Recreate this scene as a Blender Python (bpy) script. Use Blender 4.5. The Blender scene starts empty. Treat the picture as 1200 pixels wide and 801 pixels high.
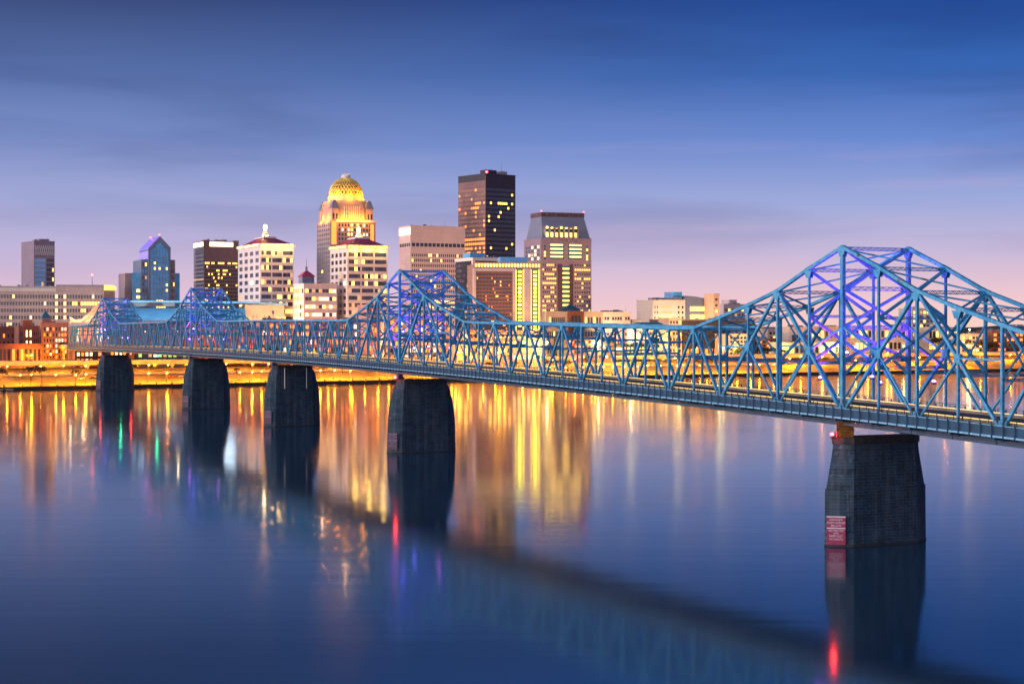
import bpy, math, random
from mathutils import Vector, Matrix
rnd = random.Random(7)
S = bpy.context.scene
COL = S.collection
R = math.radians
FPX, HOR, CAMH = 1900.0, 380.0, 42.3          # focal length in photo pixels, horizon row, eye height above the river
TH = R(24.15)                                  # direction of the street grid and the bridge

# ------------------------------------------------------------------ camera
cam = bpy.data.cameras.new('camera')
cam.sensor_fit = 'HORIZONTAL'; cam.sensor_width = 36.0; cam.lens = 36.0 * FPX / 1200.0
cam.shift_y = -20.5 / 1200.0
cam.clip_start = 1.0; cam.clip_end = 60000.0
camo = bpy.data.objects.new('camera', cam); COL.objects.link(camo)
camo.location = (0, 0, CAMH); camo.rotation_euler = (R(90), 0, 0)
S.camera = camo

# ------------------------------------------------------------------ view
S.view_settings.view_transform = 'Standard'; S.view_settings.look = 'None'
S.view_settings.exposure = 0.0; S.view_settings.gamma = 1.0
try: S.view_settings.use_curve_mapping = False
except Exception: pass
S.render.engine = 'CYCLES'
S.cycles.use_denoising = True
try: S.cycles.denoiser = 'OPENIMAGEDENOISE'
except Exception: pass
S.cycles.max_bounces = 5; S.cycles.diffuse_bounces = 2; S.cycles.glossy_bounces = 3
S.cycles.sample_clamp_indirect = 6.0; S.cycles.caustics_reflective = False; S.cycles.caustics_refractive = False
S.cycles.blur_glossy = 0.5; S.cycles.sample_clamp_direct = 80.0

def lin(r, g, b):
    f = lambda c: (c / 255.0) / 12.92 if c <= 10.3 else (((c / 255.0) + 0.055) / 1.055) ** 2.4
    return (f(r), f(g), f(b), 1.0)

# ------------------------------------------------------------------ world: dusk sky
W = bpy.data.worlds.new('World'); S.world = W; W.use_nodes = True
nt = W.node_tree; N = nt.nodes; L = nt.links
for n in list(N): N.remove(n)
def node(t, **k):
    n = N.new(t)
    for a, b in k.items(): setattr(n, a, b)
    return n
def wmath(op, a, b=None, clamp=False):
    n = node('ShaderNodeMath', operation=op, use_clamp=clamp)
    for i, x in enumerate((a, b)):
        if x is None: continue
        if isinstance(x, (int, float)): n.inputs[i].default_value = x
        else: L.new(x, n.inputs[i])
    return n.outputs[0]
def wmap(v, a, b, c, d, smooth=True):
    n = node('ShaderNodeMapRange'); n.interpolation_type = 'SMOOTHSTEP' if smooth else 'LINEAR'
    L.new(v, n.inputs['Value'])
    for k, x in zip(('From Min', 'From Max', 'To Min', 'To Max'), (a, b, c, d)): n.inputs[k].default_value = x
    return n.outputs['Result']
def wmix(f, a, b, mode='MIX'):
    n = node('ShaderNodeMix', data_type='RGBA', blend_type=mode)
    for i, x in ((0, f), (6, a), (7, b)):
        if isinstance(x, (int, float)): n.inputs[i].default_value = x
        elif isinstance(x, tuple): n.inputs[i].default_value = x
        else: L.new(x, n.inputs[i])
    return n.outputs[2]
def ramp(v, stops):
    n = node('ShaderNodeValToRGB'); e = n.color_ramp.elements
    e[0].position, e[0].color = stops[0]; e[1].position, e[1].color = stops[-1]
    for p, c in stops[1:-1]:
        q = e.new(p); q.color = c
    L.new(v, n.inputs[0]); return n.outputs[0]
tc = node('ShaderNodeTexCoord'); sp = node('ShaderNodeSeparateXYZ'); L.new(tc.outputs['Generated'], sp.inputs[0])
X, Y, Z = sp.outputs
el = wmath('MULTIPLY', wmath('ABSOLUTE', Z), 2.5, True)            # 0 at the horizon, .5 at 11.5 degrees
def px2el(y): return math.sin(math.atan((HOR - y) / FPX)) * 2.5
left = ramp(el, [(0, lin(240, 200, 208)), (px2el(345), lin(226, 194, 214)), (px2el(300), lin(198, 184, 220)),
                 (px2el(240), lin(164, 170, 216)), (px2el(170), lin(122, 142, 200)), (px2el(90), lin(84, 108, 166)),
                 (px2el(0), lin(52, 68, 118)), (.58, lin(56, 76, 124)), (.75, lin(34, 52, 104)), (1, lin(30, 46, 100))])
right = ramp(el, [(0, lin(255, 208, 196)), (px2el(345), lin(236, 198, 208)), (px2el(300), lin(200, 184, 216)),
                  (px2el(240), lin(156, 168, 218)), (px2el(170), lin(104, 136, 208)), (px2el(90), lin(50, 100, 180)),
                  (px2el(0), lin(22, 70, 152)), (.58, lin(40, 112, 205)), (.75, lin(26, 84, 168)), (1, lin(24, 48, 112))])
base = wmix(wmap(X, -.30, .30, 0, 1), left, right)
# long, thin banks of cloud
mp = node('ShaderNodeMapping'); mp.inputs['Scale'].default_value = (1.3, 1.3, 11.0); L.new(tc.outputs['Generated'], mp.inputs[0])
nz = node('ShaderNodeTexNoise'); nz.inputs['Scale'].default_value = 2.2; nz.inputs['Detail'].default_value = 5; nz.inputs['Roughness'].default_value = .50; nz.inputs['Distortion'].default_value = .3
L.new(mp.outputs[0], nz.inputs['Vector'])
cl = wmap(nz.outputs['Fac'], .42, .68, 0, 1)
clh = wmath('MULTIPLY', cl, wmap(Z, .015, .075, .15, 1))
dark = wmix(1.0, base, (.62, .62, .70, 1), 'MULTIPLY')
sky = wmix(wmath('MULTIPLY', clh, .62), base, dark)
mp2 = node('ShaderNodeMapping'); mp2.inputs['Scale'].default_value = (3.0, 3.0, 40.0); mp2.inputs['Location'].default_value = (3, 1, 7); L.new(tc.outputs['Generated'], mp2.inputs[0])
nz2 = node('ShaderNodeTexNoise'); nz2.inputs['Scale'].default_value = 2.0; nz2.inputs['Detail'].default_value = 5; L.new(mp2.outputs[0], nz2.inputs['Vector'])
pk = wmath('MULTIPLY', wmap(nz2.outputs['Fac'], .5, .75, 0, 1), wmath('MULTIPLY', wmap(Z, .01, .05, 0, 1), wmap(Z, .07, .14, 1, 0)))
sky = wmix(wmath('MULTIPLY', pk, .18), sky, lin(214, 178, 206))
# the brighter half of the sky behind the viewer, where the sun has just gone
side = wmath('ADD', wmath('MULTIPLY', X, -.80), wmath('MULTIPLY', Y, -.60))
glow = wmath('MULTIPLY', wmap(side, -.15, .75, 0, 1), wmap(Z, -.02, .85, 1, .25))
gcol = wmix(wmap(Z, 0, .38, 0, 1), (2.20, 1.66, 1.62, 1), (.85, 1.04, 1.42, 1))
sky = wmix(glow, sky, gcol)
SUN_EL, SUN_AZ = R(6), R(248)                                        # low, behind the viewer's left shoulder
st = node('ShaderNodeTexSky', sky_type='NISHITA'); st.sun_disc = False; st.sun_elevation = SUN_EL; st.sun_rotation = SUN_AZ
bg = node('ShaderNodeBackground'); L.new(sky, bg.inputs[0]); bg.inputs[1].default_value = 1.0
bg2 = node('ShaderNodeBackground'); L.new(st.outputs[0], bg2.inputs[0]); bg2.inputs[1].default_value = .004
ad = node('ShaderNodeAddShader'); L.new(bg.outputs[0], ad.inputs[0]); L.new(bg2.outputs[0], ad.inputs[1])
wo = node('ShaderNodeOutputWorld'); L.new(ad.outputs[0], wo.inputs[0])

# ------------------------------------------------------------------ the last of the sun
sl = bpy.data.lights.new('sun', 'SUN'); sl.energy = 2.1; sl.angle = R(14); sl.color = (1.0, .80, .74)
so = bpy.data.objects.new('sun', sl); COL.objects.link(so)
_d = Vector((math.sin(SUN_AZ) * math.cos(SUN_EL), math.cos(SUN_AZ) * math.cos(SUN_EL), math.sin(SUN_EL)))
so.rotation_euler = _d.to_track_quat('Z', 'Y').to_euler(); so.location = (-200, -300, 200)

# ================================================================== helpers
def mat(name, col, rough=.6, metal=0.0, var=.12, vscale=.3, emit=None, est=0.0, spec=.5, sample=True):
    m = bpy.data.materials.new(name); m.use_nodes = True
    t = m.node_tree; b = t.nodes['Principled BSDF']
    c = tuple(col[:3]) + (1,)
    b.inputs['Base Color'].default_value = c; b.inputs['Roughness'].default_value = rough; b.inputs['Metallic'].default_value = metal
    b.inputs['Specular IOR Level'].default_value = spec
    if var:
        tcn = t.nodes.new('ShaderNodeTexCoord'); n = t.nodes.new('ShaderNodeTexNoise')
        n.inputs['Scale'].default_value = vscale; n.inputs['Detail'].default_value = 6
        t.links.new(tcn.outputs['Object'], n.inputs['Vector'])
        r = t.nodes.new('ShaderNodeValToRGB')
        r.color_ramp.elements[0].position = .3; r.color_ramp.elements[1].position = .7
        r.color_ramp.elements[0].color = tuple(x * (1 - var) for x in c[:3]) + (1,)
        r.color_ramp.elements[1].color = tuple(min(1, x * (1 + var)) for x in c[:3]) + (1,)
        t.links.new(n.outputs['Fac'], r.inputs[0]); t.links.new(r.outputs[0], b.inputs['Base Color'])
    if emit:
        b.inputs['Emission Color'].default_value = tuple(emit[:3]) + (1,); b.inputs['Emission Strength'].default_value = est
        if not sample: m.cycles.emission_sampling = 'NONE'
    return m

def masonry(name, c1, c2, mortar, bw, bh, msize=.02, rough=.85, var=.25, vscale=.15, bump=.0, stain=0.0):
    """bricks, blocks or cladding panels on upright walls (runs along x+y, rises along z)"""
    m = bpy.data.materials.new(name); m.use_nodes = True
    t = m.node_tree; b = t.nodes['Principled BSDF']; nn, ll = t.nodes, t.links
    tcn = nn.new('ShaderNodeTexCoord'); s = nn.new('ShaderNodeSeparateXYZ'); ll.new(tcn.outputs['Object'], s.inputs[0])
    a = nn.new('ShaderNodeMath'); a.operation = 'ADD'; ll.new(s.outputs[0], a.inputs[0]); ll.new(s.outputs[1], a.inputs[1])
    c = nn.new('ShaderNodeCombineXYZ'); ll.new(a.outputs[0], c.inputs[0]); ll.new(s.outputs[2], c.inputs[1])
    br = nn.new('ShaderNodeTexBrick'); ll.new(c.outputs[0], br.inputs['Vector'])
    br.inputs['Color1'].default_value = tuple(c1) + (1,); br.inputs['Color2'].default_value = tuple(c2) + (1,); br.inputs['Mortar'].default_value = tuple(mortar) + (1,)
    br.inputs['Scale'].default_value = 1.0; br.inputs['Brick Width'].default_value = bw; br.inputs['Row Height'].default_value = bh; br.inputs['Mortar Size'].default_value = msize
    n = nn.new('ShaderNodeTexNoise'); n.inputs['Scale'].default_value = vscale; n.inputs['Detail'].default_value = 8; n.inputs['Roughness'].default_value = .65
    ll.new(tcn.outputs['Object'], n.inputs['Vector'])
    mr = nn.new('ShaderNodeMapRange'); ll.new(n.outputs['Fac'], mr.inputs[0]); mr.inputs[1].default_value = .3; mr.inputs[2].default_value = .7; mr.inputs[3].default_value = 1 - var; mr.inputs[4].default_value = 1 + var
    mx = nn.new('ShaderNodeMix'); mx.data_type = 'RGBA'; mx.blend_type = 'MULTIPLY'; mx.inputs[0].default_value = 1
    ll.new(br.outputs['Color'], mx.inputs[6]); ll.new(mr.outputs[0], mx.inputs[7])
    out = mx.outputs[2]
    if stain:
        n2 = nn.new('ShaderNodeTexNoise'); mpn = nn.new('ShaderNodeMapping'); mpn.inputs['Scale'].default_value = (1.2, 1.2, .10)
        ll.new(tcn.outputs['Object'], mpn.inputs[0]); ll.new(mpn.outputs[0], n2.inputs['Vector']); n2.inputs['Scale'].default_value = .8; n2.inputs['Detail'].default_value = 5
        m2 = nn.new('ShaderNodeMapRange'); ll.new(n2.outputs['Fac'], m2.inputs[0]); m2.inputs[1].default_value = .45; m2.inputs[2].default_value = .7; m2.inputs[3].default_value = 0; m2.inputs[4].default_value = stain
        m3 = nn.new('ShaderNodeMix'); m3.data_type = 'RGBA'; ll.new(m2.outputs[0], m3.inputs[0]); ll.new(out, m3.inputs[6]); m3.inputs[7].default_value = (.30, .31, .30, 1)
        out = m3.outputs[2]
    ll.new(out, b.inputs['Base Color']); b.inputs['Roughness'].default_value = rough; b.inputs['Specular IOR Level'].default_value = .3
    if bump:
        bp = nn.new('ShaderNodeBump'); bp.inputs['Strength'].default_value = bump; bp.inputs['Distance'].default_value = .15
        ad2 = nn.new('ShaderNodeMath'); ad2.operation = 'SUBTRACT'; ll.new(n.outputs['Fac'], ad2.inputs[0]); ll.new(br.outputs['Fac'], ad2.inputs[1])
        ll.new(ad2.outputs[0], bp.inputs['Height']); ll.new(bp.outputs[0], b.inputs['Normal'])
    return m

class MB:
    """collects boxes, bars, prisms and lathes and links them as ONE mesh object"""
    def __init__(s): s.v = []; s.f = []; s.mi = []; s.cur = 0
    def add(s, vs, fs):
        o = len(s.v); s.v += [tuple(p) for p in vs]; s.f += [tuple(i + o for i in f) for f in fs]; s.mi += [s.cur] * len(fs)
    def box(s, x0, x1, y0, y1, z0, z1):
        s.add([(x0, y0, z0), (x1, y0, z0), (x1, y1, z0), (x0, y1, z0), (x0, y0, z1), (x1, y0, z1), (x1, y1, z1), (x0, y1, z1)],
              [(0, 3, 2, 1), (4, 5, 6, 7), (0, 1, 5, 4), (1, 2, 6, 5), (2, 3, 7, 6), (3, 0, 4, 7)])
        return s
    def bar(s, p, q, wa, wb, hint=(1, 0, 0)):
        """rectangular bar: width wa along the hint direction, wb across it"""
        p, q = Vector(p), Vector(q); t = (q - p)
        if t.length < 1e-6: return s
        t.normalize(); h = Vector(hint); b = t.cross(h)
        if b.length < 1e-4: b = t.cross(Vector((0, 1, .01)))
        b.normalize(); a = b.cross(t).normalized()
        a *= wa / 2; b *= wb / 2
        c = [-a - b, a - b, a + b, -a + b]
        s.add([p + k for k in c] + [q + k for k in c], [(3, 2, 1, 0), (4, 5, 6, 7), (0, 1, 5, 4), (1, 2, 6, 5), (2, 3, 7, 6), (3, 0, 4, 7)])
        return s
    def laced(s, p, q, wa, wb, hint=(1, 0, 0), pitch=1.0):
        """two rolled channels joined by zig-zag lacing bars, as on a riveted truss"""
        p, q = Vector(p), Vector(q); t = q - p; ln = t.length; t.normalize()
        b = t.cross(Vector(hint)).normalized(); a = b.cross(t).normalized()
        th = .06
        for k in (-1, 1):
            o = a * (wa / 2 - th / 2) * k
            s.bar(p + o, q + o, th, wb, a)
            for j in (-1, 1):
                o2 = a * (wa / 2 - .06) * k + b * (wb / 2 - .03) * j
                s.bar(p + o2, q + o2, .11, .055, a)
        n = max(2, int(ln / (pitch * wa)))
        for j in (-1, 1):
            ob = b * (wb / 2 + .03) * j
            for i in range(n):
                u0, u1 = ln * i / n, ln * (i + 1) / n
                k = 1 if i % 2 else -1
                s.bar(p + t * u0 + a * (wa / 2 - .08) * k + ob, p + t * u1 - a * (wa / 2 - .08) * k + ob, .12, .03, a)
            s.bar(p + ob, p + t * min(1.6, ln * .1) + ob, wa, .03, a); s.bar(q - t * min(1.6, ln * .1) + ob, q + ob, wa, .03, a)
        return s
    def prism(s, pts, z0, z1, top=None):
        n = len(pts); tp = top or pts
        s.add([(x, y, z0) for x, y in pts] + [(x, y, z1) for x, y in tp],
              [tuple(range(n - 1, -1, -1)), tuple(range(n, 2 * n))] + [(i, (i + 1) % n, n + (i + 1) % n, n + i) for i in range(n)])
        return s
    def loft(s, rings):
        n = len(rings[0]); o = len(s.v); fs = []
        for k in range(len(rings) - 1):
            for i in range(n):
                fs.append((k * n + i, k * n + (i + 1) % n, (k + 1) * n + (i + 1) % n, (k + 1) * n + i))
        fs.append(tuple(range(n - 1, -1, -1))); m = (len(rings) - 1) * n; fs.append(tuple(range(m, m + n)))
        s.add([p for r in rings for p in r], fs); return s
    def lathe(s, prof, n=16, cx=0, cy=0, a0=0.0):
        rings = [[(cx + r * math.cos(a0 + 2 * math.pi * i / n), cy + r * math.sin(a0 + 2 * math.pi * i / n), z) for i in range(n)] for r, z in prof]
        return s.loft(rings)
    def tube(s, p, q, r0, r1=None, n=6):
        r1 = r0 if r1 is None else r1
        p, q = Vector(p), Vector(q); t = (q - p).normalized()
        a = t.cross(Vector((0, 0, 1)))
        if a.length < 1e-3: a = Vector((1, 0, 0))
        a.normalize(); b = t.cross(a)
        ring = lambda c, r: [c + (a * math.cos(2 * math.pi * i / n) + b * math.sin(2 * math.pi * i / n)) * r for i in range(n)]
        return s.loft([ring(p, r0), ring(q, r1)])
    def ball(s, c, r, n=10, m=6):
        prof = [(max(.02 * r, r * math.sin(math.pi * i / m)), c[2] - r * math.cos(math.pi * i / m)) for i in range(m + 1)]
        return s.lathe(prof, n, c[0], c[1])
    def mesh(s, name, *mats):
        me = bpy.data.meshes.new(name); me.from_pydata(s.v, [], s.f)
        for m in mats: me.materials.append(m)
        if len(mats) > 1: me.polygons.foreach_set('material_index', s.mi)
        me.update(); return me
    def build(s, name, mats, parent=None, loc=None):
        mats = mats if isinstance(mats, (list, tuple)) else [mats]
        o = bpy.data.objects.new(name, s.mesh(name, *mats)); COL.objects.link(o)
        if parent: o.parent = parent
        if loc: o.location = loc
        return o

def smooth(o, deg=40):
    me = o.data
    me.polygons.foreach_set('use_smooth', [True] * len(me.polygons))
    try: me.set_sharp_from_angle(angle=R(deg))
    except Exception: pass
    return o
def tag(o, label=None, cat=None, group=None, kind=None):
    if label: o['label'] = label
    if cat: o['category'] = cat
    if group: o['group'] = group
    if kind: o['kind'] = kind
    return o
def empty(name, loc, rz=0.0):
    o = bpy.data.objects.new(name, None); COL.objects.link(o); o.location = loc; o.rotation_euler = (0, 0, rz); o.empty_display_size = .5
    return o
KIDS = {}
def copy_tree(o, parent=None):
    c = o.copy(); COL.objects.link(c)
    if parent is not None: c.parent = parent
    for ch in o.children: copy_tree(ch, c)
    return c
def P(px, py, y):
    return Vector(((px - 600.0) / FPX * y, y, CAMH - (py - HOR) * y / FPX))
def lamp(name, kind, loc, watts, col, parent=None, radius=.3, **k):
    l = bpy.data.lights.new(name, kind); l.energy = watts; l.color = col; l.shadow_soft_size = radius
    for a, b in k.items(): setattr(l, a, b)
    o = bpy.data.objects.new(name, l); COL.objects.link(o); o.location = loc
    if parent: o.parent = parent
    return o
def text_mesh(body, size, align='CENTER', depth=.01):
    c = bpy.data.curves.new('lettering', 'FONT'); c.body = body; c.size = size; c.align_x = align; c.align_y = 'CENTER'; c.extrude = depth; c.space_line = 1.0
    o = bpy.data.objects.new('lettering', c); COL.objects.link(o)
    bpy.context.view_layer.update()
    me = bpy.data.meshes.new_from_object(o.evaluated_get(bpy.context.evaluated_depsgraph_get()))
    COL.objects.unlink(o); bpy.data.objects.remove(o)
    return me
class Capped:
    """members of one kind on one thing: the nearest hundred as parts, the rest as one"""
    def __init__(s, name, m, parent, cap=100): s.name, s.m, s.parent, s.cap, s.it = name, m, parent, cap, []
    def add(s, key, fn): s.it.append((key, fn))
    def flush(s):
        s.it.sort(key=lambda q: q[0])
        for k, fn in s.it[:s.cap]:
            b = MB(); fn(b); b.build(s.name, s.m, s.parent)
        if s.it[s.cap:]:
            b = MB()
            for k, fn in s.it[s.cap:]: fn(b)
            tag(b.build(s.name, s.m, s.parent), kind='stuff')

# ================================================================== materials
M = {}
def paint_mat():
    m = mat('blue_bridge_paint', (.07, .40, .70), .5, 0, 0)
    t = m.node_tree; b = t.nodes['Principled BSDF']; nn, ll = t.nodes, t.links
    tcn = nn.new('ShaderNodeTexCoord'); n = nn.new('ShaderNodeTexNoise'); n.inputs['Scale'].default_value = .35; n.inputs['Detail'].default_value = 9; n.inputs['Roughness'].default_value = .7
    ll.new(tcn.outputs['Object'], n.inputs['Vector'])
    r = nn.new('ShaderNodeValToRGB'); e = r.color_ramp.elements
    e[0].position = .30; e[0].color = (.020, .205, .40, 1); e[1].position = .50; e[1].color = (.050, .335, .60, 1)
    q = e.new(.57); q.color = (.11, .43, .70, 1); q = e.new(.62); q.color = (.10, .27, .40, 1); q = e.new(.66); q.color = (.06, .055, .055, 1)
    ll.new(n.outputs['Fac'], r.inputs[0]); ll.new(r.outputs[0], b.inputs['Base Color'])
    return m
M['paint'] = paint_mat()
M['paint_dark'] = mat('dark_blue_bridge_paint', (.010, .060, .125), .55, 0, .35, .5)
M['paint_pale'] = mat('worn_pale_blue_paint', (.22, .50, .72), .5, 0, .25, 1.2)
M['steel'] = mat('weathered_grey_steel', (.045, .08, .13), .6, .2, .3, .6)
M['black'] = mat('black_painted_metal', (.02, .022, .026), .5, 0, .2, 2)
M['asphalt'] = mat('asphalt', (.05, .05, .055), .85, 0, .25, .8)
M['kerb'] = mat('pale_kerb_concrete', (.24, .21, .17), .8, 0, .2, .6)
M['stone'] = masonry('dark_river_stone', (.034, .072, .112), (.020, .044, .072), (.070, .112, .155), 1.6, .62, .05, .9, .40, .5, .9, .16)
M['cap'] = mat('dark_stained_concrete', (.040, .042, .050), .9, 0, .5, .6)
M['concrete'] = mat('pale_concrete', (.42, .39, .36), .85, 0, .22, .12)
M['concrete_dk'] = mat('stained_concrete', (.20, .18, .17), .9, 0, .35, .2)
M['timber'] = mat('dark_wet_timber', (.035, .028, .024), .85, 0, .4, 1.5)
M['white'] = mat('white_paint', (.78, .77, .75), .55, 0, .06, .4)
M['cream'] = masonry('cream_precast_panels', (.74, .64, .57), (.70, .60, .53), (.52, .44, .40), 4.2, 3.6, .10, .75, .08, .06)
M['whitewall'] = masonry('white_precast_panels', (.80, .71, .68), (.77, .68, .66), (.60, .53, .52), 4.2, 3.7, .08, .7, .06, .06)
M['pinkwall'] = masonry('pinkish_stone_panels', (.70, .53, .51), (.66, .49, .48), (.48, .36, .36), 3.2, 3.6, .08, .75, .08, .06)
M['beige'] = masonry('beige_concrete_panels', (.60, .48, .45), (.56, .44, .42), (.38, .30, .30), 4.0, 3.3, .12, .8, .12, .06)
M['greywall'] = masonry('grey_metal_panels', (.34, .32, .36), (.31, .29, .33), (.20, .19, .22), 6.0, 3.6, .10, .6, .10, .06)
M['brick'] = masonry('red_brick', (.25, .085, .065), (.20, .065, .055), (.30, .18, .16), .9, .4, .05, .9, .25, .12)
M['brickp'] = masonry('pale_pink_brick', (.45, .24, .19), (.39, .20, .17), (.40, .28, .25), .9, .4, .05, .9, .2, .12)
M['brown'] = masonry('brown_granite_panels', (.22, .135, .145), (.19, .115, .125), (.12, .08, .09), 3.0, 3.5, .10, .55, .12, .06)
M['tan'] = masonry('tan_brick_panels', (.34, .215, .185), (.30, .19, .165), (.20, .13, .12), 3.0, 3.5, .12, .7, .12, .06)
M['granite'] = masonry('rose_granite_panels', (.30, .235, .31), (.27, .21, .28), (.20, .155, .21), 2.4, 1.9, .06, .6, .12, .06)
M['granite_dk'] = masonry('dark_rose_granite', (.11, .065, .10), (.095, .055, .085), (.06, .04, .06), 2.4, 1.9, .06, .5, .12, .06)
M['slate'] = masonry('blue_grey_stone', (.18, .23, .36), (.16, .20, .32), (.11, .14, .22), 3.0, 1.9, .06, .5, .1, .06)
M['blackwall'] = masonry('black_curtain_wall', (.020, .021, .042), (.024, .024, .048), (.045, .042, .062), 1.5, 3.7, .10, .3, .2, .06)
M['domestone'] = masonry('buff_limestone', (.44, .34, .32), (.40, .31, .29), (.30, .23, .22), 3.0, 1.9, .07, .7, .1, .06)
M['peach'] = masonry('peach_metal_cladding', (.68, .46, .33), (.65, .44, .31), (.55, .37, .27), 9.0, 2.5, .05, .6, .08, .04)
M['glasssky'] = mat('painted_sky_reflection', (.24, .50, .86), .15, 0, .25, .15)  # reflected sky painted into the glass colour
M['trafficglow'] = mat('standin_traffic_glow', (.6, .5, .3), .5, 0, 0, emit=(1.0, .62, .14), est=1.5, sample=False)  # added glow along the kerbs, in place of passing traffic's light
M['roofblue'] = mat('blue_standing_seam_roof', (.18, .52, .80), .4, .3, .12, .1)
M['roofteal'] = mat('teal_copper_roof', (.06, .25, .30), .5, .2, .15, .3)
M['roofred'] = mat('magenta_red_roof', (.42, .05, .12), .5, 0, .15, .3)
M['roofgrey'] = mat('grey_gravel_roof', (.12, .12, .13), .9, 0, .2, .2)
M['trim'] = mat('white_stone_trim', (.74, .68, .64), .6, 0, .05, .3)
M['glassblue'] = mat('blue_tinted_glass', (.018, .30, .66), .12, .0, .25, .15, spec=.9)
M['glassdark'] = mat('dark_window_glass', (.020, .024, .040), .12, .0, .3, .2, spec=.8)
M['glassmauve'] = mat('grey_tinted_glass', (.075, .065, .10), .15, .0, .3, .2, spec=.8)
M['glassnavy'] = mat('navy_tinted_glass', (.035, .045, .11), .15, 0, .3, .15, spec=.7)
M['glasssunset'] = mat('painted_sunset_glass', (.24, .11, .075), .2, 0, .5, .12, spec=.6)  # sunset light on the black tower's left face, painted into the glass
M['glassteal'] = mat('teal_tinted_glass', (.02, .11, .12), .12, .0, .25, .2, spec=.9)
def lit(name, c, s): 
    return mat(name, (.25, .22, .18), .4, 0, 0, emit=c, est=s, sample=False)
M['lit'] = lit('lamplit_window', (1.0, .52, .08), 4.0)
M['lit2'] = lit('bright_lamplit_window', (1.0, .58, .11), 6.5)
M['litw'] = lit('white_lit_window', (1.0, .76, .42), 2.2)
M['lito'] = lit('amber_lit_window', (1.0, .20, .010), 2.6)
M['litdim'] = lit('dim_lamplit_window', (1.0, .50, .20), .8)
M['lityg'] = lit('yellow_green_lit_glass', (.85, .95, .04), 4.5)
M['litr'] = lit('red_lit_glass', (1.0, .05, .12), .7)
M['litgreen'] = lit('green_lit_glass', (.55, .95, .20), 1.2)
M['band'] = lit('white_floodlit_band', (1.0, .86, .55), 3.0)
M['bandy'] = lit('yellow_light_strip', (1.0, .60, .04), 5.5)
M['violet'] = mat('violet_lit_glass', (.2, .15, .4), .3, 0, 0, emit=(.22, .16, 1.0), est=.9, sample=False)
def bulbm(name, c, s): return mat(name, (.5, .5, .5), .4, 0, 0, emit=c, est=s, sample=False)
M['bulbo'] = bulbm('sodium_lamp_lens', (1.0, .42, .05), 40)
M['bulbw'] = bulbm('warm_white_lamp_lens', (1.0, .80, .45), 14)
M['bulbg'] = bulbm('greenish_white_lamp_lens', (.95, 1.0, .40), 20)
M['red'] = bulbm('red_beacon_lens', (1.0, .02, .03), 30)
M['green'] = bulbm('green_beacon_lens', (.02, 1.0, .45), 25)
M['ledb'] = bulbm('blue_floodlight_lens', (.10, .10, 1.0), 60)
M['ledv'] = bulbm('violet_floodlight_lens', (.55, .08, 1.0), 60)
# ================================================================== river and ground
def water_mat():
    m = bpy.data.materials.new('still_river_water'); m.use_nodes = True
    t = m.node_tree; b = t.nodes['Principled BSDF']; nn, ll = t.nodes, t.links
    b.inputs['Base Color'].default_value = (.017, .060, .105, 1); b.inputs['IOR'].default_value = 2.6
    tcn = nn.new('ShaderNodeTexCoord')
    mpn = nn.new('ShaderNodeMapping'); mpn.inputs['Scale'].default_value = (.0022, .012, 1); mpn.inputs['Rotation'].default_value = (0, 0, 0); ll.new(tcn.outputs['Object'], mpn.inputs[0])
    n = nn.new('ShaderNodeTexNoise'); n.inputs['Scale'].default_value = 1.0; n.inputs['Detail'].default_value = 5; n.inputs['Roughness'].default_value = .6; ll.new(mpn.outputs[0], n.inputs['Vector'])
    r = nn.new('ShaderNodeMapRange'); ll.new(n.outputs['Fac'], r.inputs[0]); r.inputs[1].default_value = .35; r.inputs[2].default_value = .7; r.inputs[3].default_value = .078; r.inputs[4].default_value = .118
    ll.new(r.outputs[0], b.inputs['Roughness'])
    mp2 = nn.new('ShaderNodeMapping'); mp2.inputs['Scale'].default_value = (.012, .16, 1); ll.new(tcn.outputs['Object'], mp2.inputs[0])
    n2 = nn.new('ShaderNodeTexNoise'); n2.inputs['Scale'].default_value = 1.0; n2.inputs['Detail'].default_value = 3; ll.new(mp2.outputs[0], n2.inputs['Vector'])
    bp = nn.new('ShaderNodeBump'); bp.inputs['Strength'].default_value = 1.0; bp.inputs['Distance'].default_value = .018
    ll.new(n2.outputs['Fac'], bp.inputs['Height']); ll.new(bp.outputs[0], b.inputs['Normal'])
    return m
w = MB(); w.add([(-9000, -600, 0), (9000, -600, 0), (9000, 9000, 0), (-9000, 9000, 0)], [(0, 1, 2, 3)])
tag(w.build('river', water_mat()), kind='structure')

SE = Vector((.875, .485, 0)).normalized(); SN = Vector((-SE.y, SE.x, 0)); SO = Vector((-330, 1044, 0))    # the far bank
def shore(t, n, z=0.0):
    p = SO + SE * t + SN * n; p.z = z; return p
PROF = [(0, -3), (0.0, 1.6), (6, 2.0), (14, 3.2), (34, 8.2), (52, 11.6), (70, 12.0), (400, 12.0), (1500, 13.0), (30000, 14.0)]
def gz(n):
    for (a, za), (b, zb) in zip(PROF[1:], PROF[2:]):
        if n <= b: return za + (zb - za) * max(0, n - a) / (b - a)
    return 12
def ground_mat():
    m = mat('riverfront_ground', (.1, .1, .1), .9, 0, 0); t = m.node_tree; b = t.nodes['Principled BSDF']; nn, ll = t.nodes, t.links
    tcn = nn.new('ShaderNodeTexCoord'); n = nn.new('ShaderNodeTexNoise'); n.inputs['Scale'].default_value = .035; n.inputs['Detail'].default_value = 7; ll.new(tcn.outputs['Object'], n.inputs['Vector'])
    r = nn.new('ShaderNodeValToRGB'); e = r.color_ramp.elements; e[0].position = .36; e[0].color = (.16, .11, .03, 1); e[1].position = .56; e[1].color = (.42, .31, .11, 1)
    ll.new(n.outputs['Fac'], r.inputs[0]); ll.new(r.outputs[0], b.inputs['Base Color']); return m
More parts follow.
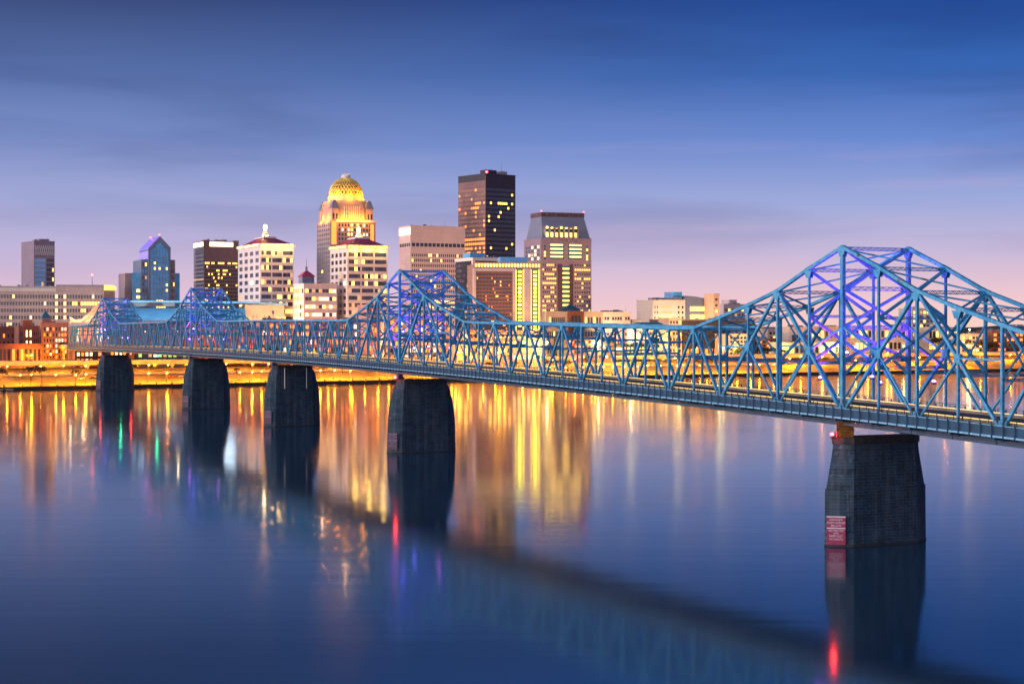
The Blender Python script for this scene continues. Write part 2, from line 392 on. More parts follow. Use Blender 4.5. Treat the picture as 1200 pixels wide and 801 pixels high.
g = MB(); ts = [-9000, -1200] + list(range(-600, 1700, 50)) + [2500, 12000]
vs = [tuple(shore(t, n, z)) for t in ts for n, z in PROF]; k = len(PROF)
g.add(vs, [(i * k + j, (i + 1) * k + j, (i + 1) * k + j + 1, i * k + j + 1) for i in range(len(ts) - 1) for j in range(k - 1)])
tag(g.build('ground', ground_mat()), kind='structure')
# riverside road along the top of the bank
rd = MB(); rt = list(range(-600, 1700, 50))
rd.add([tuple(shore(t, n, gz(n) + .03)) for t in rt for n in (72, 84)], [(2 * i, 2 * i + 2, 2 * i + 3, 2 * i + 1) for i in range(len(rt) - 1)])
tag(rd.build('road', M['asphalt']), kind='structure')
# low hills far behind the city
hl = MB(); hr = random.Random(3); pts = []
for i in range(121):
    t = -3000 + i * 80; pts.append((shore(t, 2300 + 300 * math.sin(i * .21)), 30 + 16 * math.sin(i * .33) + 12 * math.sin(i * .11 + 1) + hr.uniform(-3, 3)))
vs = []
for p, h in pts:
    q = p + SN * 500; vs += [(p.x, p.y, 5), (p.x + SN.x * 200, p.y + SN.y * 200, max(22, h)), (q.x, q.y, 5)]
hl.add(vs, [(3 * i + a, 3 * i + 3 + a, 3 * i + 4 + a, 3 * i + 1 + a) for i in range(120) for a in (0, 1)])
tag(hl.build('hills', mat('wooded_hills', (.045, .05, .05), .95, 0, .4, .02)), kind='structure')

# ================================================================== the bridge
U = Vector((-math.sin(TH), math.cos(TH), 0)); V = Vector((math.cos(TH), math.sin(TH), 0))
BO = Vector((70.71, 315.0, 0)); TW = 15.5                       # first pier, distance between the two trusses
PA, PB = 11.2, 10.8
PIERS = [0.0, 22 * PA, 22 * PA + 14 * PB, 22 * PA + 28 * PB, 44 * PA + 28 * PB]
def zd(s):
    return 29.7 - (3.5 if s < 395 else 1.5) * ((s - 395.0) / 395.0) ** 2
HS = {0: 31.0, 1: 27.0, 2: 22.6, 3: 19.6, 4: 16.9, 5: 14.4}
nodes = []                                                        # (s, panels from its peak, panel)
for i in range(-12, 0): nodes.append((i * PA, -i))
for i in range(0, 22): nodes.append((i * PA, min(i, 22 - i)))
for i in range(0, 14): nodes.append((PIERS[1] + i * PB, i))
for i in range(0, 14): nodes.append((PIERS[2] + i * PB, 14 - i))
for i in range(0, 22): nodes.append((PIERS[3] + i * PA, min(i, 22 - i)))
for i in range(0, 13): nodes.append((PIERS[4] + i * PA, i))
hgt = lambda d: HS.get(d, 14.2)
NB = [Vector((0, s, zd(s) - 1.0)) for s, d in nodes]
NT = [Vector((0, s, zd(s) + hgt(d))) for s, d in nodes]
bridge = empty('truss_bridge', BO, TH)
tag(bridge, 'long blue steel truss bridge with peaked tops, crossing the river on stone piers', 'bridge')
camloc = Vector((0, 0, CAMH))
BM = Matrix.Translation(BO) @ Matrix.Rotation(TH, 4, 'Z')
def dist(p): return (BM @ Vector(p) - camloc).length
def near(s): return s < 190
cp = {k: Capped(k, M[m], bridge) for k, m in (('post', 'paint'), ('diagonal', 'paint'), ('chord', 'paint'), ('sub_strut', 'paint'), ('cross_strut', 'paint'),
      ('sway_brace', 'paint'), ('lateral_brace', 'paint'), ('gusset_plate', 'paint'), ('floor_beam', 'paint_dark'), ('parapet_panel', 'paint_dark'), ('flange', 'paint_pale'), ('glow_strip', 'trafficglow'), ('stiffener', 'paint_dark'), ('edge_beam', 'steel'), ('railing', 'black'), ('deck_slab', 'asphalt'), ('kerb', 'kerb'), ('stringer', 'steel'))}
def mem(kind, p, q, wa, wb, hint=(1, 0, 0), lace=None):
    p, q = Vector(p), Vector(q)
    mid = (p + q) / 2
    la = (lace or kind == 'chord' and mid.y < 100) and near(mid.y)
    pitch = 1.05 if mid.y < 90 else 1.6
    cp[kind].add(dist(mid), (lambda b: b.laced(p, q, wa, wb, hint, pitch)) if la else (lambda b: b.bar(p, q, wa, wb, hint)))
NN = len(nodes)
for side in (-1, 1):
    ox = Vector((side * TW / 2, 0, 0))
    for i in range(NN):
        s, d = nodes[i]; b, t = NB[i] + ox, NT[i] + ox
        end = i == NN - 1
        if i + 1 < NN:
            b2 = NB[i + 1] + ox
            mem('chord', b, b2, .7, .7)
            if i + 1 < NN - 1:
                t2 = NT[i + 1] + ox
                ang = abs((t2 - t).z) > 1.5
                mem('chord', t, t2, .68, .64)
        if not end:
            big = d <= 4
            w_ = .80 if d == 0 else (.44 if d % 2 else .52)
            mem('post', b, t, w_, w_ * .95, (1, 0, 0), lace=True)
    # web members
    def piece(i, k):                                              # member from node i to node i + k, k sign says which way
        pass
    for i in range(NN):
        s, d = nodes[i]
        for k in (-1, 1):
            j = i + k
            if not 0 <= j < NN or nodes[j][1] != d + 1: 
                continue
            if d == 0 and 0 <= i + 4 * k < NN:
                b0, t2, b4 = NB[i] + ox, NT[i + 2 * k] + ox, NB[i + 4 * k] + ox
                t0, b2 = NT[i] + ox, NB[i + 2 * k] + ox
                mem('diagonal', b0, t2, .62, .58); mem('diagonal', t2, b4, .60, .56, (1, 0, 0), lace=True)
                m1 = (b0 + t2) / 2; m3 = (t2 + b4) / 2
                mid0 = Vector((b0.x, b0.y, b0.z + (t0.z - b0.z) * .52))
                mem('sub_strut', b2, m1, .36, .34); mem('sub_strut', m1, mid0, .38, .34)
                mem('sub_strut', b2, m3, .36, .34)
                m4 = Vector((b4.x, b4.y, m3.z)); mem('sub_strut', m3, m4, .36, .34)
                for m_ in (m1, m3):
                    cp['gusset_plate'].add(dist(m_), lambda b, m_=m_: b.box(m_.x - .36, m_.x + .36, m_.y - .8, m_.y + .8, m_.z - .8, m_.z + .8))
            elif d >= 4:
                if d % 2 == 0: mem('diagonal', NB[i] + ox, NT[j] + ox, .52, .48, (1, 0, 0), lace=False) if j < NN - 1 else None
                else: mem('diagonal', NT[i] + ox, NB[j] + ox, .56, .52) 
    for i in range(NN - 1):
        for p_, up in ((NB[i] + ox, 1), (NT[i] + ox, -1)):
            if (nodes[i][1] % 2 == 0) == (up == 1) or nodes[i][1] in (0, 2):
                r_ = 1.25 if nodes[i][1] < 5 else .95
                def gus(b, p_=p_, r_=r_, up=up):
                    for e in (-.40, .40):
                        b.add([(p_.x + e - .02, p_.y - r_, p_.z + (.45 * up)), (p_.x + e - .02, p_.y + r_, p_.z + (.45 * up)), (p_.x + e - .02, p_.y + r_ * .45, p_.z + 1.5 * r_ * up), (p_.x + e - .02, p_.y - r_ * .45, p_.z + 1.5 * r_ * up),
                               (p_.x + e + .02, p_.y - r_, p_.z + (.45 * up)), (p_.x + e + .02, p_.y + r_, p_.z + (.45 * up)), (p_.x + e + .02, p_.y + r_ * .45, p_.z + 1.5 * r_ * up), (p_.x + e + .02, p_.y - r_ * .45, p_.z + 1.5 * r_ * up)],
                              [(0, 1, 2, 3), (7, 6, 5, 4), (0, 4, 5, 1), (1, 5, 6, 2), (2, 6, 7, 3), (3, 7, 4, 0)])
                cp['gusset_plate'].add(dist(p_), gus)
H = TW / 2
for i in range(NN - 1):
    s, d = nodes[i]; zt = NT[i].z; z0 = zd(s)
    a, b = Vector((-H, s, 0)), Vector((H, s, 0))
    def at(p, z): return Vector((p.x, p.y, z))
    # cross frames between the two trusses
    mem('cross_strut', at(a, zt - .3), at(b, zt - .3), .7, .6, (0, 0, 1), lace=True)
    lev = z0 + 7.6
    if d == 0:
        zs = [z0 + 9.2, z0 + 15.5, z0 + 23.0, zt - .3]
    elif d == 1: zs = [z0 + 8.2, z0 + 17.5, zt - .3]
    elif d in (2, 3): zs = [z0 + 7.8, zt - .3]
    elif d % 2 == 0 or d < 6: zs = [lev, zt - .3]
    else: zs = [zt - 3.6, zt - .3]
    if len(zs) > 1:
        for z in zs[:-1]: mem('cross_strut', at(a, z), at(b, z), .8 if d == 0 else .55, .6, (0, 0, 1), lace=d < 5)
        for q0, q1 in zip(zs, zs[1:]):
            if q1 - q0 > 2.4:
                if d == 0 or d == 1 or d == 2:
                    mem('sway_brace', at(a, q0), at(b, q1), .6, .45, (0, 1, 0), lace=d == 0); mem('sway_brace', at(b, q0), at(a, q1), .6, .45, (0, 1, 0), lace=d == 0)
                elif d % 2 == 1 or d == 4:
                    m_ = Vector((0, s, q1)); mem('sway_brace', at(a, q0), m_, .28, .28, (0, 1, 0)); mem('sway_brace', at(b, q0), m_, .28, .28, (0, 1, 0))
    if d == 0:
        for sg in (-1, 1):
            mem('sway_brace', Vector((sg * H, s, z0 + 6.2)), Vector((sg * (H - 3.4), s, z0 + 9.0)), .45, .4, (0, 1, 0))
    # top lateral bracing
    if i + 1 < NN - 1:
        zt2 = NT[i + 1].z; s2 = nodes[i + 1][0]
        mem('lateral_brace', Vector((-H, s, zt - .35)), Vector((H, s2, zt2 - .35)), .34, .26, (0, 0, 1)); mem('lateral_brace', Vector((H, s, zt - .38)), Vector((-H, s2, zt2 - .38)), .34, .26, (0, 0, 1))
# deck: slab, beams, sidewalk parapets, rails, kerbs
OUT = H + 2.0
for i in range(NN):
    s, d = nodes[i]; z0 = zd(s)
    key = dist((0, s, z0))
    def fb(b, s=s, z0=z0):
        b.box(-OUT + .1, OUT - .1, s - .25, s + .25, z0 - 2.35, z0 - .42); b.box(-H - .2, H + .2, s - .4, s + .4, z0 - 2.55, z0 - 2.36)
    cp['floor_beam'].add(key, fb)
    if i + 1 == NN: continue
    s2 = nodes[i + 1][0]; z2 = zd(s2)
    def strip(b, x0, x1, za, zb, s=s, s2=s2, z0=z0, z2=z2, g=0.0):
        b.add([(x0, s + g, z0 + za), (x1, s + g, z0 + za), (x1, s2 - g, z2 + za), (x0, s2 - g, z2 + za), (x0, s + g, z0 + zb), (x1, s + g, z0 + zb), (x1, s2 - g, z2 + zb), (x0, s2 - g, z2 + zb)],
              [(0, 3, 2, 1), (4, 5, 6, 7), (0, 1, 5, 4), (1, 2, 6, 5), (2, 3, 7, 6), (3, 0, 4, 7)])
    cp['deck_slab'].add(key, lambda b, f=strip: f(b, -OUT + .5, OUT - .5, -.40, 0))
    for sg in (-1, 1):
        kk = key + sg * 1.0
        def par(b, sg=sg, f=strip, s=s, s2=s2, z0=z0, z2=z2):
            f(b, min(sg * OUT, sg * (OUT - .12)), max(sg * OUT, sg * (OUT - .12)), -1.50, .12)
        cp['parapet_panel'].add(kk, par)
        for q in range(4):
            def sti(b, y=s + (s2 - s) * (q + .02) / 4, zz=z0 + (z2 - z0) * (q + .02) / 4, x=sg * (OUT + .30)): b.box(x - .07, x + .07, y - .10, y + .10, zz - 1.9, zz + .9)
            cp['stiffener'].add(kk + q * .01, sti)
        def tr(b, sg=sg, f=strip):
            x0, x1 = sg * (OUT - .16), sg * (OUT + .10); f(b, min(x0, x1), max(x0, x1), .121, .24, g=.12)
        cp['flange'].add(kk + .3, tr)
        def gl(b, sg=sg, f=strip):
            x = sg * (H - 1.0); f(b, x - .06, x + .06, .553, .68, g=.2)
        cp['glow_strip'].add(kk, gl)  # added glowing strip standing in for the lights of traffic
        def eb(b, sg=sg, f=strip):
            x = sg * (OUT - .9); f(b, x - .10, x + .10, -3.1, -2.6, g=.1)
        cp['edge_beam'].add(kk, eb)
        def fl(b, sg=sg, f=strip):
            x0, x1 = sg * (OUT - .25), sg * (OUT + .22)
            f(b, min(x0, x1), max(x0, x1), -1.82, -1.51, g=.12)
        cp['flange'].add(kk, fl)
        def ra(b, sg=sg, f=strip, s=s, s2=s2, z0=z0, z2=z2):
            x = sg * (OUT - .06)
            for a_, c_ in ((1.10, 1.18), (.75, .79), (.5, .54)): f(b, x - .035, x + .035, a_, c_)
            for q in range(5):
                y = s + (s2 - s) * (q + .5) / 5; zz = z0 + (z2 - z0) * (q + .5) / 5
                b.box(x - .05, x + .05, y - .05, y + .05, zz + .35, zz + 1.2)
        cp['railing'].add(kk, ra)
        def kb(b, sg=sg, f=strip):
            x = sg * (H - 1.0); f(b, x - .2, x + .2, 0.003, .55)
        cp['kerb'].add(kk, kb)
        def sg_(b, sg=sg, f=strip):
            x = sg * (H - .3); f(b, x - .15, x + .15, -3.35, -2.6); x = sg * (H - 3.2); f(b, x - .15, x + .15, -2.9, -2.4)
        cp['stringer'].add(kk, sg_)
cp['flange'].cap = 100
for c in cp.values(): c.flush()

# stone piers
TOPS = [20.7, 24.2, 25.2, 25.2, 22.7]
PL = ['dark stone pier standing alone in open water at right, with a red notice board',
      'dark stone pier under the second bridge peak, wide and black against gold reflections',
      'dark stone pier under the flat middle of the bridge, without a peak above it',
      'dark stone pier under the third bridge peak, in front of the orange wharf',
      'farthest small dark stone pier beside the city bank, under the last bridge peak']
for i, (s, zt, lb) in enumerate(zip(PIERS, TOPS, PL)):
    c = BO + U * s; k = 1.0 if i == 0 else 1.10
    pr = tag(empty('stone_pier', (c.x, c.y, 0), TH), lb, 'bridge pier', 'stone piers carrying the bridge')
    def ring(z, a, t, e):
        n = [(-a - e, 0), (-a - e * .55, -t * .62), (-a, -t), (a, -t), (a + e * .55, -t * .62), (a + e, 0), (a + e * .55, t * .62), (a, t), (-a, t), (-a - e * .55, t * .62)]
        return [(x, y, z) for x, y in n]
    if i == 0: prof = [(-2, 7.7, 3.3, 4.5), (0, 7.6, 3.25, 4.4), (zt * .52, 7.5, 3.15, 4.4), (zt * .53, 7.35, 3.0, 4.25), (zt * .84, 7.2, 2.9, 3.1), (zt - 1.3, 7.1, 2.85, 2.9)]
    else: prof = [(-2, 8.3, 3.6, 4.1), (0, 8.2, 3.55, 4.0), (zt * .45, 8.05, 3.4, 3.9), (zt * .70, 7.75, 3.25, 3.3), (zt * .88, 7.4, 3.1, 2.5), (zt - 1.3, 7.0, 2.95, 1.8)]
    b = MB(); b.loft([ring(*q) for q in prof]); b.build('shaft', M['stone'], pr)
    a_, t_, e_ = prof[-1][1:]
    b = MB(); q0 = prof[1][1:]; b.loft([ring(-.3, q0[0] + .06, q0[1] + .06, q0[2] + .06), ring(.38, q0[0] + .05, q0[1] + .05, q0[2] + .05)]); b.build('waterline_stain', M['cap'], pr)
    if i == 2:
        for x in (-4.2, 5.2):
            b = MB(); b.tube((x, -t_ - .75, zt - 1.0), (x, -t_ - .75, zt - 9.5), .16, .16, 8); b.build('drain_pipe', M['trim'], pr)
    b = MB(); b.loft([ring(zt - 1.3, a_ + .25, t_ + .25, e_), ring(zt - .1, a_ + .25, t_ + .25, e_), ring(zt, a_ + .1, t_ + .1, e_)]); b.build('capstone', M['cap'], pr)
    for sg in (-1, 1):
        b = MB(); zb = zd(s) - 1.45
        b.box(sg * H - 1.1, sg * H + 1.1, -1.3, 1.3, zt + .003, zt + .7)
        b.loft([[(sg * H - .9, -1.1, zt + .7), (sg * H + .9, -1.1, zt + .7), (sg * H + .9, 1.1, zt + .7), (sg * H - .9, 1.1, zt + .7)],
                [(sg * H - .5, -.45, zb), (sg * H + .5, -.45, zb), (sg * H + .5, .45, zb), (sg * H - .5, .45, zb)]])
        b.build('bearing', M['paint_dark'], pr)
    # red and white notice board on the upstream cutwater
    zs = .9 if i == 0 else 1.6
    x0, y0 = -prof[1][1] - prof[1][3] * .55, -prof[1][2] * .62
    nx, ny = -prof[1][1] - prof[1][3], 0.0
    # facet from (nx, ny) to (x0, y0)
    p0 = Vector((nx, ny, 0)); p1 = Vector((-prof[1][1], -prof[1][2], 0)); mid = (p0 + p1) / 2; tdir = (p1 - p0).normalized(); nrm = Vector((tdir.y, -tdir.x, 0))
    wloc = pr.matrix_basis
    sgn = empty('notice_board', Matrix.Translation((c.x, c.y, 0)) @ Matrix.Rotation(TH, 4, 'Z') @ (mid + nrm * .62 - tdir * .55), TH + math.atan2(tdir.y, tdir.x))
    tag(sgn, ['red notice board with white lettering at the waterline of the nearest pier', 'faded notice board low on the second pier from the viewer', 'faded notice board low on the pier without a peak above it',
              'faded notice board low on the fourth pier, before the orange wharf', 'small faded notice board low on the farthest pier'][i], 'sign', 'notice boards on the bridge piers')
    red = mat('red_sign_paint', (.30, .030, .09), .5, 0, .25, 1.5) if i == 0 else mat('faded_sign_paint', (.085, .040, .085), .6, 0, .25, 1.5)
    sw, z1, z2_, z3 = 1.75, zs - .5, zs + 2.6, zs + 4.7
    b = MB(); b.box(-sw, sw, -.06, .06, z1, z3); b.build('board', red, sgn)
    wp = mat('white_sign_paint', (.72, .66, .74) if i == 0 else (.22, .18, .28), .5, 0, .2, 4)
    b = MB(); b.box(-sw - .03, sw + .03, -.09, .03, z3 - .02, z3 + .2); b.build('edge', wp, sgn)
    b = MB(); b.box(-sw, sw, -.09, -.05, z2_ - .08, z2_ + .12); b.build('edge', wp, sgn)
    for k_, (tx, sz, zz) in enumerate((('DANGER', .62, z3 - .45), ('DAM AHEAD', .60, z3 - 1.05), ('BELOW', .58, z3 - 1.62),
                        ('RESTRICTED', .52, z2_ - .45), ('AREA', .46, z2_ - .95), ('KEEP OUT', .56, z2_ - 1.5), ('NO BOATS', .5, z2_ - 2.1))):
        if i > 1 and k_ > 3: continue
        me = text_mesh(tx, sz); me.materials.append(wp)
        o = bpy.data.objects.new('lettering', me); COL.objects.link(o); o.parent = sgn; o.location = (0, -.075, zz); o.rotation_euler = (R(90), 0, 0)
    # red navigation lamps at the two ends of the cap
    for sg in (-1, 1):
        if (i == 3) or (i == 1 and sg == 1) or (i == 2): continue
        q = BM @ Vector((sg * (a_ + e_ + .9), s - .9, zt + .25))
        nl = tag(empty('navigation_light', q, TH), 'red navigation light on the %s end of the %s' % ('upstream' if sg < 0 else 'downstream', ['nearest pier under the amber sign', 'second pier', '', '', 'farthest pier'][i]), 'navigation light')
        b = MB(); b.lathe([(.28, -.5), (.28, .05), (.2, .12)], 10); b.bar((0, 0, -.4), (-sg * 1.3, .5, -.4), .14, .14, (0, 0, 1)); b.build('housing', M['black'], nl)
        b = MB(); b.ball((0, 0, .38), .34 if i == 0 and sg < 0 else .45); bb = b.build('lens', M['red'] if not (i == 0 and sg == 1) else M['black'], nl); smooth(bb)
        if not (i == 0 and sg == 1): lamp('glow', 'POINT', (-.05 * sg, -.62, .5), 320 if i == 0 else 380, (1, .03, .03), nl, .25)
# amber sign hung below the deck beside the nearest pier
q = BM @ Vector((-H - .9, -2.0, 0)); sg = empty('amber_sign', (q.x, q.y, 0), R(12))
tag(sg, 'square amber sign with rows of dark lettering hung under the deck above the nearest pier', 'sign')
am = mat('amber_sign_paint', (.42, .17, .03), .55, 0, .3, 1.2)
b = MB(); b.box(-1.75, 1.75, -.05, .05, 20.75, 23.75); b.build('board', am, sg)
dk = mat('dark_sign_lettering', (.05, .022, .010), .6, 0, .2, 3)
b = MB()
for x in (-1.75, 1.69): b.box(x, x + .06, -.08, -.05, 20.75, 23.75)
for z in (20.75, 23.69): b.box(-1.69, 1.69, -.08, -.05, z, z + .06)
b.build('border', dk, sg)
for k_, tx in enumerate(('VERTICAL', 'CLEARANCE', 'NO MOORING', 'WITHIN', '100 FEET')):
    me = text_mesh(tx, .56); me.materials.append(dk)
    o = bpy.data.objects.new('lettering', me); COL.objects.link(o); o.parent = sg; o.location = (0, -.06, 23.35 - k_ * .57); o.rotation_euler = (R(90), 0, 0)
b = MB()
for x in (-1.3, 1.3): b.bar((x, .1, 23.7), (x, .35, 24.3), .1, .1)
b.build('hanger', M['steel'], sg)

# floodlights fixed to the posts round each peak
FL = [(-1, -1, 'ledb', 'b'), (-1, 1, 'ledv', 'v'), (1, -1, 'ledv', 'v'), (1, 1, 'ledb', 'b'), (1, 0, 'ledv', 'v'), (-1, 0, 'ledb', 'b')]
PN = ['nearest peak', 'second peak', 'third peak', 'farthest peak']
for pi, ps in enumerate((PIERS[0], PIERS[1], PIERS[3], PIERS[4])):
    for sd, k_, m_, c_ in FL:
        s = ps + k_ * (PA - 1.6); x = sd * (H - 1.5)
        if k_ == 0: s = ps + .9
        z = zd(s) + (5.2 if k_ else 10.4)
        q = BM @ Vector((x, s, z))
        o = empty('floodlight', q, TH); tag(o, '%s floodlight fixed to a post by the %s of the bridge' % ('blue' if c_ == 'b' else 'violet', PN[pi]), 'floodlight', '%s floodlights at the %s' % ('blue' if c_ == 'b' else 'violet', PN[pi]))
        b = MB(); b.box(-.35, .35, -.3, .3, -.3, .12); b.bar((0, 0, -.1), (sd * .7, 0, -.3), .12, .12, (0, 0, 1)); b.build('housing', M['black'], o)
        b = MB(); b.lathe([(.24, .12), (.33, .22), (.30, .38), (.12, .46)], 10); b.build('lens', M[m_], o)
        l = lamp('beam', 'SPOT', (0, 0, .6), (18000 if pi == 0 else 10000) * (1.7 if c_ == 'v' else 1), (.035, .07, 1.0) if c_ == 'b' else (1.0, .03, .62), o, .3, spot_size=R(100), spot_blend=.8)
        l.rotation_euler = Vector((sd * .35, k_ * .35, -1)).to_track_quat('Z', 'Y').to_euler()

# green span lights under the deck
for s_, lb in ((618, 'green navigation light under the deck just left of the third-peak pier'), (722, 'green navigation light under the deck midway between the two farthest piers')):
    q = BM @ Vector((-OUT - .2, s_, zd(s_) - 3.6)); nl = tag(empty('navigation_light', q, TH), lb, 'navigation light')
    b = MB(); b.tube((0, 0, .2), (0, 0, 1.6), .08, .08, 6); b.lathe([(.3, .12), (.34, .3), (.1, .4)], 10); b.build('housing', M['black'], nl)
    b = MB(); b.ball((0, 0, -.2), .36); b.build('lens', M['green'], nl); lamp('glow', 'POINT', (-.5, -.5, -.6), 500, (.02, 1, .45), nl, .25)

# street lamps along the bridge
bl = empty('bridge_lamp', (0, 0, 0)); 
b = MB(); b.tube((0, 0, 0), (0, 0, 9.2), .14, .09, 8); b.lathe([(.28, 0), (.28, .5), (.16, .7)], 8); b.build('pole', M['steel'], bl)
b = MB(); b.bar((0, 0, 9.1), (-1.8, 0, 9.6), .10, .10, (0, 1, 0)); b.build('arm', M['steel'], bl)
b = MB(); b.lathe([(.16, 9.72), (.40, 9.62), (.42, 9.5)], 8, -2.0, 0); b.build('lamp_shade', M['steel'], bl)
b = MB(); b.ball((-2.0, 0, 9.42), .20); b.build('bulb', M['bulbw'], bl)
lamp('glow', 'POINT', (-2.0, 0, 8.8), 700, (1.0, .76, .42), bl, .3)
first = True
for i in range(5, NN - 2, 8):
    s, d = nodes[i]
    if s < 240: continue
    o = bl if first else copy_tree(bl); first = False
    s += PA * .45
    o.location = BM @ Vector((H - 1.5, s, zd(s))); o.rotation_euler = (0, 0, TH)
    tag(o, 'grey street lamp with a warm glowing head on the bridge roadway', 'street lamp', 'street lamps along the bridge roadway')
# approach viaduct from the end of the truss into the city
ap = tag(empty('approach_viaduct', BM @ Vector((0, nodes[-1][0], 0)), TH), 'low pale concrete approach leading from the far end of the truss bridge', 'viaduct')
z0 = zd(nodes[-1][0])
b = MB(); n_ = 12
for k_ in range(n_):
    y0, y1 = .3 + k_ * 20, .3 + k_ * 20 + 19.96; za, zb = z0 - .02 * y0 - .0, z0 - .02 * y1
    b.add([(-9, y0, za - 1.6), (9, y0, za - 1.6), (9, y1, zb - 1.6), (-9, y1, zb - 1.6), (-9, y0, za), (9, y0, za), (9, y1, zb), (-9, y1, zb)], [(0, 3, 2, 1), (4, 5, 6, 7), (0, 1, 5, 4), (1, 2, 6, 5), (2, 3, 7, 6), (3, 0, 4, 7)])
b.build('deck', M['concrete'], ap)
for sg in (-1, 1):
    b = MB(); x = sg * 8.8; b.add([(x - .2, .3, z0), (x + .2, .3, z0), (x + .2, 240, z0 - 4.8), (x - .2, 240, z0 - 4.8), (x - .2, .3, z0 + 1.1), (x + .2, .3, z0 + 1.1), (x + .2, 240, z0 - 3.7), (x - .2, 240, z0 - 3.7)],
      [(0, 3, 2, 1), (4, 5, 6, 7), (0, 1, 5, 4), (1, 2, 6, 5), (2, 3, 7, 6), (3, 0, 4, 7)]); b.build('parapet', M['concrete'], ap)
for k_ in range(8):
    y = 4 + k_ * 26; zt = z0 - .02 * y - 1.62
    for x in (-7, 0, 7):
        b = MB(); b.loft([[(x - .9, y - .8, 8), (x + .9, y - .8, 8), (x + .9, y + .8, 8), (x - .9, y + .8, 8)], [(x - .7, y - .6, zt - 2.5), (x + .7, y - .6, zt - 2.5), (x + .7, y + .6, zt - 2.5), (x - .7, y + .6, zt - 2.5)],
                  [(x - 2.2, y - .8, zt), (x + 2.2, y - .8, zt), (x + 2.2, y + .8, zt), (x - 2.2, y + .8, zt)]]); b.build('column', M['concrete'], ap)
